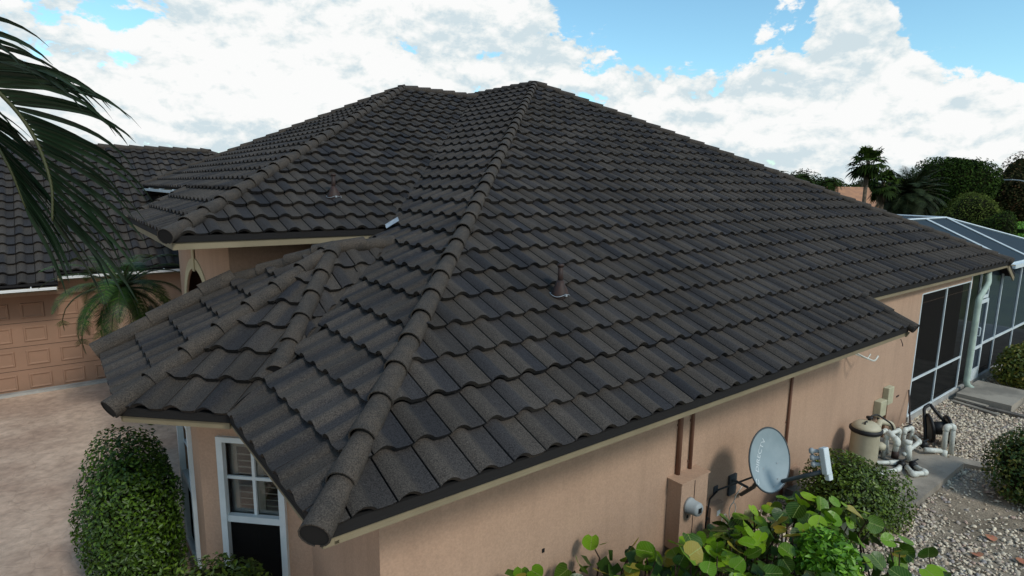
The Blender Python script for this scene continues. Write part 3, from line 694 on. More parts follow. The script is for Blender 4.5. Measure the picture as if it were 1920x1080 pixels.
# screened porch windows in the side wall
def framed_screen(x0, x1, z0, zr, z1, y, parent, m_up, m_lo, name='screen_panel'):
    MB().add([(x0, y, z0), (x1, y, z0), (x1, y, zr), (x0, y, zr)], [(0, 1, 2, 3)]).build(name, m_lo, parent)
    MB().add([(x0, y, zr), (x1, y, zr), (x1, y, z1), (x0, y, z1)], [(0, 1, 2, 3)]).build(name, m_up, parent)
SY = WY+.02
framed_screen(12.0, 13.39, -2.36, -1.63, .10, SY, HOUSE, M_SCRN, M_SCRN); framed_screen(13.39, 14.93, -2.36, -1.63, .10, SY, HOUSE, M_SCRN, M_SCRN)
for a, b, c, d, e, nm in ((11.98, 12.02, -2.36, .10, 0, 'screen_mullion'), (13.37, 13.41, -2.36, .10, 0, 'screen_mullion'), (14.90, 14.96, -2.36, .24, 0, 'screen_mullion'), (12.02, 13.37, -1.65, -1.61, 0, 'screen_rail'), (13.41, 14.90, -1.65, -1.61, 0, 'screen_rail'), (12.02, 14.9, .085, .11, 0, 'screen_rail'), (12.02, 14.9, -2.375, -2.345, 0, 'screen_rail')):
    MB().box((a, SY-.025, c), (b, SY+.01, d)).build(nm, M_WHITE, HOUSE)
MB().box((11.98, WY-.03, GZ-.02), (15.4, WY+.12, -2.375)).build('screen_curb', M_CONCP, HOUSE)
# small dark gap panel and downspout
MB().add([(14.96, SY, -2.36), (15.62, SY, -2.36), (15.62, SY, .24), (14.96, SY, .24)], [(0, 1, 2, 3)]).build('screen_panel', M_SCRN, HOUSE)
ds = bend([(15.75, .80, .23), (15.62, .74, .02), (15.05, .74, -.30), (15.05, .74, -2.26), (15.18, .62, -2.40), (15.38, .45, -2.42)], .12, 4)
MB().tube(ds, .062, 10).build('downspout', M_GUTTER, HOUSE, True)
shade_caps()

# ------------------------------------------------------------------ garage wing across the drive
GAR = empty('garage', (-3, 13, GZ), 'peach garage wing with panelled tan door and dark tiled roof behind the driveway', 'garage')
GY = 12.93
FG = dict(O=(0, 12.2), g=(0, 1), s=.5, z0=-.13, phase=.1, eaves=[0, .345], pieces=[[(-9, 12.2), (-1.05, 12.2), (-1.05, 12.545), (-9, 12.545)], [(-9, 12.545), (3.9, 12.545), (3.9, 17.55), (3.1, 18.3), (-9, 18.3)]])
FG2 = dict(O=(3.1, 18.3), g=(0, -1), s=.5, z0=2.92, eaves=[], seen=False, pieces=[[(-9, 18.3), (3.1, 18.3), (9, 24.2), (-9, 24.2)]])
GR = deck(GAR, [FG, FG2]); lay_tiles(GR, [FG, FG2])
caps(GR, (-9, 18.3, 2.92), (3.1, 18.3, 2.92), start=0, endcap=False)
caps(GR, (3.95, 17.5, 2.52), (3.1, 18.3, 2.92), start=0, endcap=False); shade_caps()
def gw(name, P, Q, z0, z1, holes=(), m=M_WALL, th=.12): return wall(name, P, Q, z0, z1, holes, m, th, GAR)
DX0, DX1 = -5.0, -.05
gw('wall', (-9, GY), (3.5, GY), GZ, -.1, holes=[(DX0+9, DX1+9, GZ, -.40)])
gw('wall', (-9, 23.8), (-9, GY), GZ, 0)
gw('wall', (9, 23.8), (-9, 23.8), GZ, 0)
MB().box((-9, 12.215, -.235), (-1.06, 12.245, -.14)).build('fascia', M_FASCIA, GAR)
MB().box((-1.05, 12.56, -.08), (3.5, 12.59, .015)).build('fascia', M_FASCIA, GAR)
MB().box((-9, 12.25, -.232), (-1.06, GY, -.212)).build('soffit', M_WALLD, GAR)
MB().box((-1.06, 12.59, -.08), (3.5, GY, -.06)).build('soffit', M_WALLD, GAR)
def gutter(x0, x1, y, z, gaps=True):
    mb = MB(); mb.box((x0, y-.10, z-.025), (x1, y, z)); mb.box((x0, y-.105, z), (x1, y-.095, z+.03))
    x = x0+.3
    while x < x1: mb.box((x, y-.1, z+.03), (x+.02, y+.01, z+.055)); x += .8
    mb.build('gutter', M_GUTW, GAR)
gutter(-9, -1.08, 12.2, -.165); gutter(-1.0, 3.3, 12.545, .0)
MB().box((-9, 12.2, -.13), (-1.06, 12.214, -.055)).build('drip_edge', M_DECK_CAPSHADE, GAR); MB().box((-1.05, 12.545, .03), (3.9, 12.559, .1)).build('drip_edge', M_DECK_CAPSHADE, GAR)
DOOR = MB().box((DX0, GY+.05, GZ+.02), (DX1, GY+.09, -.41)).build('garage_door', M_GDOOR, GAR)
cols = [-.10-.587*k for k in range(9)]
for r in range(4):
    zc = -.72-.515*r
    if r: MB().box((DX0+.01, GY+.046, zc+.2565-.004), (DX1-.01, GY+.0515, zc+.2565+.004)).build('door_seam', M_RUST, DOOR)
    for cx in cols:
        a, b = cx-.46, cx-.06
        if a < DX0: continue
        d = MB(); zb, zt2 = zc-.165, zc+.165; y = GY+.0495
        o = [(a, y, zb), (b, y, zb), (b, y, zt2), (a, y, zt2)]; i1 = [(a+.03, y+.0, zb+.03)]
        def ring(k, dy): return [(a+k, y+dy, zb+k), (b-k, y+dy, zb+k), (b-k, y+dy, zt2-k), (a+k, y+dy, zt2-k)]
        R1 = ring(0, 0); R2 = ring(.012, -.018); R3 = ring(.03, -.018); R4 = ring(.05, -.003)
        V = R1+R2+R3+R4; F = []
        for q in range(3):
            for k in range(4): F.append((q*4+k, q*4+(k+1) % 4, q*4+4+(k+1) % 4, q*4+4+k))
        F.append((12, 13, 14, 15)); d.add(V, F); d.build('door_panel', M_GDOOR, DOOR)
MB().box((DX1, GY-.03, GZ), (DX1+.10, GY, -.30)).build('door_trim', M_WALL, GAR); MB().box((DX0, GY-.031, -.40), (DX1, GY, -.30)).build('door_trim', M_WALL, GAR)
# small wall lamp by the garage door
LAMP = empty('wall_lantern', (.62, 12.9, -.95), 'small black wall lantern on the peach wall behind the pygmy palm', 'wall lamp')
MB().box((.58, 12.86, -1.0), (.66, 12.93, -.86)).build('back_plate', M_BLACK, LAMP)
MB().lathe((.62, 12.78, -1.12), [(.03, 0), (.055, .02), (.075, .2), (.02, .27)], 8).build('lantern_body', M_BLACK, LAMP)
MB().tube([(.62, 12.88, -.9), (.62, 12.78, -.82), (.62, 12.78, -.86)], .012, 6).build('arm', M_BLACK, LAMP)

# ------------------------------------------------------------------ pool screen enclosure beyond the porch
CAGE = empty('pool_cage', (19, 3, GZ), 'white framed screen enclosure with blue-grey mesh roof at the far end of the house', 'screen enclosure')
CY = WY+.02
xs_ = [16.33, 17.42, 19.12, 20.82, 22.52, 24.2]
for x in xs_: MB().box((x-.024, CY-.03, -2.37), (x+.024, CY+.02, .27)).build('mullion', M_WHITE, CAGE)
for a, b in zip(xs_, xs_[1:]):
    MB().box((a+.024, CY-.026, -1.585), (b-.024, CY+.016, -1.53)).build('rail', M_WHITE, CAGE)
    framed_screen(a, b, -2.36, -1.56, .25, CY, CAGE, M_SCRB, M_SCRN)
MB().box((15.62, CY-.03, -2.37), (15.67, CY+.02, .24)).build('mullion', M_WHITE, CAGE)
MB().box((15.67, CY-.03, -.40), (16.31, CY+.02, -.33)).build('rail', M_WHITE, CAGE)
MB().add([(15.67, CY, -.33), (16.31, CY, -.33), (16.31, CY, .25), (15.67, CY, .25)], [(0, 1, 2, 3)]).build('screen_panel', M_SCRN, CAGE)
MB().box((15.62, CY-.035, .235), (24.3, CY+.03, .30)).build('top_rail', M_WHITE, CAGE)
MB().box((17.75, CY-.16, .18), (24.3, CY-.036, .28)).build('gutter', M_WHITE, CAGE)
MB().box((15.5, WY-.04, GZ-.02), (24.4, WY+.14, -2.37)).build('curb', M_CONCP, CAGE)
SD = MB(); y = CY-.045
for a, b, c, d in ((15.69, 15.76, -2.36, -.42), (16.22, 16.30, -2.36, -.42), (15.76, 16.22, -.50, -.42), (15.76, 16.22, -1.60, -1.53), (15.76, 16.22, -2.36, -2.08)): SD.box((a, y-.02, c), (b, y+.012, d))
SDO = SD.build('screen_door', M_WHITE, CAGE)
MB().add([(15.76, y, -2.08), (16.22, y, -2.08), (16.22, y, -1.6), (15.76, y, -1.6)], [(0, 1, 2, 3)]).build('screen_panel', M_SCRB, SDO)
MB().add([(15.76, y, -1.53), (16.22, y, -1.53), (16.22, y, -.5), (15.76, y, -.5)], [(0, 1, 2, 3)]).build('screen_panel', M_SCRB, SDO)
MB().tube(bend([(15.74, y-.02, -1.25), (15.74, y-.07, -1.25), (15.74, y-.07, -1.05), (15.74, y-.02, -1.05)], .03), .012, 6).build('handle', M_WHITE, SDO)
# mesh roof: sloping up to a raised flat
zt, yt = 1.27, 2.92
for a, b in ((16.3, 18.15), (18.15, 19.8)):
    MB().add([(a, CY, .30), (b, CY, .30), (b, yt, zt), (a, yt, zt)], [(0, 1, 2, 3)]).build('roof_mesh', M_SCRR, CAGE)
MB().add([(19.8, CY, .30), (23.9, CY, .30), (19.8, yt, zt)], [(0, 1, 2)]).build('roof_mesh', M_SCRR, CAGE)
MB().add([(19.8, yt, zt), (23.9, CY, .30), (24.2, 9, .30), (21.6, 9, zt)], [(0, 1, 2, 3)]).build('roof_mesh', M_SCRR, CAGE)
MB().add([(16.3, yt, zt), (19.8, yt, zt), (21.6, 9, zt), (16.3, 9, zt)], [(0, 1, 2, 3)]).build('roof_mesh', M_SCRR, CAGE)
for A, B in (((16.3, yt, zt+.03), (19.8, yt, zt+.03)), ((18.15, CY, .33), (18.15, yt, zt+.03)), ((19.8, CY, .33), (19.8, yt, zt+.03)), ((23.9, CY, .32), (19.8, yt, zt+.03)), ((19.8, yt, zt+.03), (21.6, 9, zt+.03))):
    MB().tube([A, B], .028, 4).build('roof_beam', M_WHITE, CAGE)
# patio behind the screens
tag(MB().box((12, 1.1, GZ-.01), (24.2, 9, -2.42)).build('patio', M_CONCP), kind='structure')

# ------------------------------------------------------------------ things on and by the long wall
ME = empty('electric_meter', (4.65, .79, -2.2), 'peach painted meter enclosure with a round glass meter on the wall', 'electric meter')
b_ = MB().box((4.40, .68, -2.2), (4.92, .882, -1.335)).build('enclosure', M_WALL, ME); bevel(b_, .006)
MB().box((4.385, .665, -1.335), (4.935, .882, -1.318)).build('lid', M_WALL, ME)
MB().box((4.645, .674, -2.18), (4.651, .681, -1.35)).build('seam', M_RUST, ME)
MB().lathe((4.55, .68, -1.63), [(.096, 0), (.094, .03), (.085, .035), (.083, .13), (.07, .155), (.001, .158)], 24, (0, -1, 0)).build('meter_housing', M_GREYP, ME, True)
MB().box((4.52, .515, -1.66), (4.575, .521, -1.60)).build('dial', M_BLACK, ME)
MB().box((4.53, .673, -1.79), (4.55, .681, -1.755)).build('lock', M_RUST, ME)
def conduit(x, z0, z1, label, r=.021):
    o = MB().tube([(x, .855, z0), (x, .855, z1)], r, 8)
    for z in np.linspace(z0+.1, z1-.1, 3): o.box((x-.03, .866, z-.012), (x+.03, .882, z+.012))
    return tag(o.build('conduit', mat('painted_conduit', (.17, .085, .055), .6), None, True), label, 'conduit')
conduit(4.55, -1.318, -.09, 'left of the two brown pipes rising from the meter enclosure', .03)
conduit(4.79, -1.318, -.09, 'right of the two brown pipes rising from the meter enclosure')
conduit(7.13, -2.49, -.09, 'thin brown pipe climbing the full wall behind the satellite dish', .02)
CB = empty('cable_box', (5.33, .86, -2.3), 'low peach cable box with white sticker and coiled wires behind the big leaves', 'cable box')
MB().box((5.22, .80, -2.42), (5.50, .882, -1.96)).build('cover', M_WALL, CB); MB().box((5.36, .796, -2.12), (5.43, .80, -2.05)).build('sticker', M_WHITE, CB)
mb = MB()
for c, r in (((5.48, .76, -2.2), .06), ((5.62, .74, -2.1), .075)): mb.tube([(c[0]+r*math.cos(a), c[1], c[2]+r*1.4*math.sin(a)) for a in np.linspace(0, 6.3, 18)], .006, 5)
mb.tube([(5.62, .74, -2.0), (5.75, .78, -1.95), (5.95, .8, -1.86)], .006, 5); mb.build('coiled_wire', M_PIPE, CB)
mb = MB(); mb.tube([(5.18, .85, -2.4), (5.18, .82, -1.98), (5.24, .84, -1.86), (5.42, .86, -1.82)], .011, 6); mb.tube([(5.1, .85, -2.2), (5.22, .83, -2.1)], .012, 6); mb.build('black_cable', M_BLACK, CB)
SB = MB().box((7.33, .80, -2.33), (7.55, .882, -2.08)).build('wall_box', M_WALL); bevel(SB, .005); tag(SB, 'small peach utility box low on the wall right of the satellite dish', 'utility box')
tag(MB().box((2.46, .874, -1.52), (2.49, .882, -1.48)).build('wall_hook', M_BLACK), 'tiny black stub on the bare stretch of wall left of the meter', 'hook')
# satellite dish
DC = Vector((5.56, .27, -1.20)); DN = Vector((-.17, -.93, .26)).normalized()
DISH = empty('satellite_dish', (5.75, .86, -1.95), 'grey satellite dish on a dark bracket with a three-horn arm', 'satellite dish')
du = DN.cross(Vector((0, 0, 1))).normalized(); dv = du.cross(DN).normalized()
if dv.z < 0: dv = -dv
if du.x < 0: du = -du
RX, RZ = .345, .385
def dpt(a, r, off=0): return DC+du*(RX*r*math.cos(a))+dv*(RZ*r*math.sin(a))+DN*(-.085*(1-r*r)+off)
mb = MB(); n = 48; rings = [0.02, .25, .5, .75, .93, 1.0]; V = []; F = []
for off in (0, -.018):
    for r in rings:
        for k in range(n): V.append(tuple(dpt(2*math.pi*k/n, r, off)))
m1 = len(rings)*n
for side in (0, 1):
    for i in range(len(rings)-1):
        for k in range(n):
            a = side*m1+i*n+k; b = side*m1+i*n+(k+1) % n; q = (a, b, b+n, a+n); F.append(q if side else q[::-1])
    F.append(tuple(side*m1+k for k in range(n)))
for k in range(n): a = (len(rings)-1)*n+k; b = (len(rings)-1)*n+(k+1) % n; F.append((a, b, m1+b, m1+a))
mesh('reflector', V, F, M_DISH, DISH, True).data.set_sharp_from_angle(angle=R_(50))
mb = MB(); mb.tube([dpt(2*math.pi*k/n, 1.0, -.008) for k in range(n+1)], .011, 6); mb.build('rim', M_DARKMETAL, DISH, True)
for a, r in ((4.2, .3), (5.9, .55), (5.2, .75), (4.8, .85)):
    p_ = dpt(a, r); MB().lathe(p_, [(.009, 0), (.009, .006)], 8, DN).build('bolt', M_GREYP, DISH)
LNB = Vector((5.62, -.33, -.99))
arm0 = DC-dv*RZ*.80+DN*.0+du*.18
MB().tube([arm0-DN*.06, LNB+Vector((-.03, .03, -.14))], .024, 8).build('feed_arm', M_DARKMETAL, DISH, True)
hb = MB(); hb.obox(LNB, du, dv, DN, .045, .15, .035); hb.obox(LNB-dv*.17+du*.02, du, dv, DN, .035, .05, .03); h_ = hb.build('horn_bracket', M_WHITE, DISH); bevel(h_, .01)
for k in (-1, 0, 1):
    c = LNB+dv*(.075*k+.03)-DN*.05-du*.02
    MB().lathe(c, [(.020, 0), (.022, .05), (.036, .06), (.036, .085), (.024, .10)], 14, (-DN-du*.5)).build('feed_horn', M_GREYP, DISH, True)
mb = MB(); mb.tube([(5.42, .85, -1.80), DC-DN*.14-dv*.18], .012, 6); mb.tube([(6.0, .85, -2.05), (5.84, .6, -1.78), DC-DN*.15-dv*.2], .027, 8); mb.tube([(5.75, .86, -1.75), (5.80, .65, -1.8)], .018, 8)
mb.box((5.70, .85, -1.98), (5.86, .88, -1.70)); mb.box((5.37, .865, -1.85), (5.45, .882, -1.75)); mb.obox(DC-DN*.14, du, dv, DN, .09, .12, .05); mb.build('wall_bracket', M_DARKMETAL, DISH)
# lettering along the dish
cu = bpy.data.curves.new('lettering', 'FONT'); cu.body = 'DIRECTV'; cu.size = .098; cu.align_x = 'CENTER'; cu.extrude = 0; cu.space_character = 1.05
tmp = bpy.data.objects.new('tmp', cu); COL.objects.link(tmp); me = bpy.data.meshes.new_from_object(tmp.evaluated_get(bpy.context.evaluated_depsgraph_get())); bpy.data.objects.remove(tmp)
V = []; ang = R_(62); cx_, cz_ = -.10, .07
fcs = [list(p.vertices) for p in me.polygons]; vs = [v.co.copy() for v in me.vertices]
# emblem: two small arcs before the name
for s_ in (0, 1):
    k0 = len(vs); x0 = -.315
    for k in range(9):
        a = math.pi*(.15+.7*k/8)+s_*math.pi
        for r in (.026, .038): vs.append(Vector((x0+r*math.cos(a), .035+r*math.sin(a), 0)))
    for k in range(8): fcs.append([k0+2*k, k0+2*k+1, k0+2*k+3, k0+2*k+2])
for v in vs:
    X = cx_+(v.x)*math.cos(ang)-(v.y-.035)*math.sin(ang); Z = cz_+v.x*math.sin(ang)+(v.y-.035)*math.cos(ang)
    r = math.hypot(X/RX, Z/RZ); V.append(tuple(DC+du*X+dv*Z+DN*(-.085*(1-min(r, 1)**2)+.004)))
mesh('lettering', V, fcs, M_LETTER, DISH)
# junction boxes, hardware under the eave
J1 = empty('junction_box', (10.45, .84, -2.0), 'lower left beige junction box with cables hanging down to the filter', 'junction box')
bevel(MB().box((10.27, .76, -1.95), (10.53, .882, -1.66)).build('cover', M_BEIGEBOX, J1), .012)
MB().tube([(10.38, .83, -1.95), (10.38, .82, -2.15), (10.30, .78, -2.35)], .014, 6).build('cable', M_BLACK, J1); MB().tube([(10.44, .83, -1.95), (10.44, .82, -2.3)], .011, 6).build('cable', M_DARKMETAL, J1)
J2 = empty('junction_box', (10.75, .84, -1.8), 'upper right beige junction box with a brown conduit below', 'junction box')
bevel(MB().box((10.62, .78, -1.80), (10.86, .882, -1.48)).build('cover', M_BEIGEBOX, J2), .012); MB().box((10.86, .82, -1.6), (10.93, .87, -1.57)).build('knob', M_BEIGEBOX, J2)
MB().tube([(10.80, .86, -1.80), (10.80, .86, -2.49)], .022, 8).build('conduit', mat('brown_conduit', (.16, .09, .05), .7), J2)
tag(MB().box((11.30, .872, -1.82), (11.42, .882, -1.79)).build('wall_stain_plate', M_RUST), 'small rusty plate on the wall right of the junction boxes', 'plate')
LT = empty('eave_light', (8.9, .84, -.4), 'white double-arm light bracket on the wall under the eave', 'light fitting')
mb = MB(); mb.tube(bend([(8.86, .88, -.46), (8.9, .62, -.56), (9.0, .50, -.62), (9.12, .50, -.55)], .05), .014, 6); mb.tube([(8.86, .80, -.52), (9.15, .66, -.64), (9.25, .66, -.58)], .012, 6); mb.box((8.84, .86, -.54), (8.94, .882, -.44)); mb.build('bracket', M_PIPE, LT)
MB().tube(bend([(8.62, .6, -.12), (8.64, .55, -.30), (8.52, .50, -.36), (8.42, .50, -.33)], .05), .010, 6).build('black_cable', M_BLACK, LT)
tag(MB().tube(bend([(8.60, .05, -.10), (8.60, .02, -.16), (8.56, 0, -.19)], .02), .006, 5).build('eave_wire', M_RUST), 'short rusty wire hanging from the end of the lower fascia', 'wire')

# concrete pad and pool equipment
tag(MB().box((7.3, -.46, GZ-.05), (10.55, .88, -2.39)).build('concrete_pad', M_CONC), kind='structure')
tag(MB().obox((10.74, -.47, -2.455), (.3, -.95, 0), (.95, .3, 0), (0, 0, 1), .26, .12, .03).build('paver_slab', M_CONC), 'grey paver slab lying off the corner of the concrete pad', 'paver')
FT = empty('pool_filter', (8.99, .50, -2.39), 'cream cylindrical pool filter tank with black clamp band standing on the concrete pad', 'pool filter')
c = (8.99, .50, -2.39)
MB().lathe(c, [(.12, 0), (.13, .05), (.19, .07), (.205, .12), (.205, .60), (.215, .62)], 28).build('tank', M_TANK, FT, True)
MB().lathe((c[0], c[1], c[2]+.61), [(.225, 0), (.24, .02), (.24, .055), (.215, .07)], 28).build('clamp_band', M_BLACK, FT, True)
MB().lathe((c[0], c[1], c[2]+.67), [(.215, 0), (.20, .04), (.15, .085), (.07, .11), (.001, .115)], 28).build('lid', M_TANK, FT, True)
mb = MB(); mb.lathe((c[0]+.09, c[1], c[2]+.75), [(.025, 0), (.025, .05), (.05, .055), (.05, .085), (.02, .09)], 12); mb.build('gauge', M_BLACK, FT, True)
mb = MB(); mb.tube(bend([(c[0]-.12, c[1]-.02, c[2]+.74), (c[0]-.12, c[1]-.02, c[2]+.80), (c[0]-.05, c[1]-.02, c[2]+.80), (c[0]-.05, c[1]-.02, c[2]+.76)], .02), .012, 6); mb.build('lid_handle', M_BLACK, FT)
PE = empty('pool_plumbing', (9.6, .2, -2.39), 'tangle of white pool pipes with black valves and pump on the concrete pad', 'pool plumbing')
def pipe(pts, r=.034, nm='pipe', m=M_PIPE, par=PE, rad=.045):
    o = MB().tube(bend(pts, rad), r, 12).build(nm, m, par, True)
    if nm == 'pipe':
        for a_, b_, c_ in zip(pts, pts[1:], pts[2:]):
            b_ = Vector(b_); da = (Vector(a_)-b_); db = (Vector(c_)-b_)
            if min(da.length, db.length) < .09: continue
            MB().tube([b_+da.normalized()*.072]+bend([b_+da.normalized()*.07, b_, b_+db.normalized()*.07], .045)+[b_+db.normalized()*.072], [r*1.0]+[r*1.22]*7+[r*1.0], 12).build('elbow', m, par, True)
    return o
pipe([(9.17, .52, -1.98), (9.85, .50, -1.98), (9.85, .44, -2.38)])
pipe([(9.62, .42, -2.38), (9.62, .40, -1.97), (10.02, .36, -1.97), (10.02, .36, -2.30)])
pipe([(9.62, .26, -2.22), (9.62, .24, -2.02), (9.62, .40, -1.90)], .045)
pipe([(8.98, .30, -2.35), (8.72, .24, -2.35), (9.28, .07, -2.35), (9.42, .10, -2.35)])
pipe([(9.14, .42, -2.33), (9.45, .22, -2.34), (9.55, .16, -2.34)])
pipe([(9.47, .02, -2.34), (9.26, -.14, -2.34), (9.50, -.24, -2.34), (9.64, .02, -2.34)], .038)
pipe([(9.80, .10, -2.36), (9.78, .14, -2.05)], .050, 'chlorinator')
MB().lathe((9.78, .14, -2.07), [(.055, 0), (.062, .01), (.062, .05), (.02, .06)], 16).build('cap', M_PIPE, PE, True)
pipe([(9.72, .16, -2.25), (10.38, .15, -2.20), (10.62, .30, -2.22)])
pipe([(10.40, .40, -2.40), (10.40, .40, -2.08), (10.62, .36, -2.08), (10.62, .36, -2.38)], .036)
pipe([(10.35, .05, -2.30), (10.62, -.10, -2.34)], .042); pipe([(10.66, -.14, -2.46), (10.66, -.14, -2.33)], .05)
pipe([(10.86, -.08, -2.47), (10.90, -.06, -1.99), (11.05, -.12, -1.99), (10.98, -.16, -2.47)], .042, rad=.06)
for q in ((9.48, .10, -2.33), (9.62, -.02, -2.33), (10.44, .10, -2.25), (10.60, .42, -2.12)):
    MB().lathe((q[0], q[1], q[2]-.05), [(.05, 0), (.062, .03), (.062, .08), (.03, .11)], 14).build('valve', M_BLACK, PE, True); MB().tube([(q[0]-.06, q[1], q[2]+.07), (q[0]+.09, q[1]-.03, q[2]+.08)], .012, 6).build('valve_handle', M_BLACK, PE)
MB().tube([(9.62, .25, -2.32), (9.62, .25, -2.20)], .055, 12).build('union_nut', M_RUST, PE, True)
MB().lathe((9.35, .62, -2.22), [(.12, 0), (.13, .05), (.13, .30), (.09, .36)], 18, (1, -.1, 0)).build('pump', M_BLACK, PE, True)
MB().box((9.3, .52, -2.385), (9.8, .74, -2.33)).build('pump_foot', M_BLACK, PE); MB().lathe((9.42, .42, -2.16), [(.085, 0), (.09, .07), (.05, .10)], 18).build('strainer_lid', M_TANK, PE, True)
pipe([(9.80, .62, -2.02), (10.10, .70, -1.95), (10.35, .60, -2.02), (10.40, .55, -2.18)], .05, 'hose', M_TANK)
MB().tube(bend([(9.98, .40, -2.12), (9.95, .45, -1.88), (9.72, .62, -1.70), (9.60, .66, -1.72)], .08), .014, 6).build('black_cable', M_BLACK, PE)
HR = empty('hose_reel', (11.3, .1, GZ), 'black plastic hose reel cart with grey spoked sides standing on the gravel', 'hose reel')
for k, (cx0, cy0) in enumerate(((11.18, .26), (11.36, .02))):
    ax = Vector((.55, -.8, .15)).normalized(); cc = Vector((cx0, cy0, -2.19)); u = ax.orthogonal().normalized(); v = ax.cross(u)
    MB().tube([cc+(u*math.cos(a)+v*math.sin(a))*.235 for a in np.linspace(0, 2*math.pi, 25)], .030, 6).build('rim', M_BLACK, HR, True)
    MB().lathe(cc-ax*.01, [(.20, 0), (.20, .012), (.08, .03), (.04, .05)], 20, ax).build('side_plate', M_DARKMETAL if k == 0 else M_GREYP, HR)
    for j in range(6): a = j*math.pi/3; MB().obox(cc+ax*.035+(u*math.cos(a)+v*math.sin(a))*.13, u*math.cos(a)+v*math.sin(a), v*math.cos(a)-u*math.sin(a), ax, .07, .016, .006).build('spoke', M_BLACK, HR)
MB().lathe((11.18, .26, -2.19), [(.12, 0), (.12, .28)], 18, Vector((.55, -.8, .15))).build('drum', M_BLACK, HR, True)
mb = MB(); mb.tube(bend([(11.55, -.05, -2.47), (11.38, .0, -2.15), (11.30, .26, -1.86), (11.34, .34, -1.80)], .1), .028, 8); mb.tube(bend([(10.95, .22, -2.47), (11.1, .30, -2.15), (11.24, .40, -1.86), (11.34, .34, -1.80)], .1), .028, 8); mb.build('frame', M_BLACK, HR, True)
PO = MB().tube(bend([(11.36, .34, -1.90), (11.44, .42, -1.72), (11.62, .60, -1.62), (11.9, .80, -1.50)], .06), .022, 8)
pass
tag(MB().tube([(11.45, .62, -2.47), (11.86, .86, -1.78)], .014, 6).build('stake', M_RUST), 'dark thin stick leaning on the wall beside the screen corner', 'stick')
tag(MB().box((14.35, -.24, GZ-.05), (15.85, .72, -2.32)).build('concrete_step', M_CONC), 'grey concrete step slab in front of the white screen door', 'step')
for k, (x, y, a, l) in enumerate(((14.05, .30, -.5, .45), (14.2, -.02, -.25, .5), (14.25, .42, -.4, .3))):
    tag(MB().obox((x, y, GZ+.03+.022*k), (math.sin(a)+.25, -math.cos(a), 0), (math.cos(a), math.sin(a)+.25, 0), (0, 0, 1), l, .06, .018).build('timber_plank', (M_CONC, M_BARKD := mat('grey_timber', (.16, .14, .12), .9, (.09, .08, .07), 8))[k % 2]),
        ['grey plank lying in the gravel nearest the step', 'longest grey plank beside the concrete step', 'short plank under the foot of the downspout'][k], 'plank')

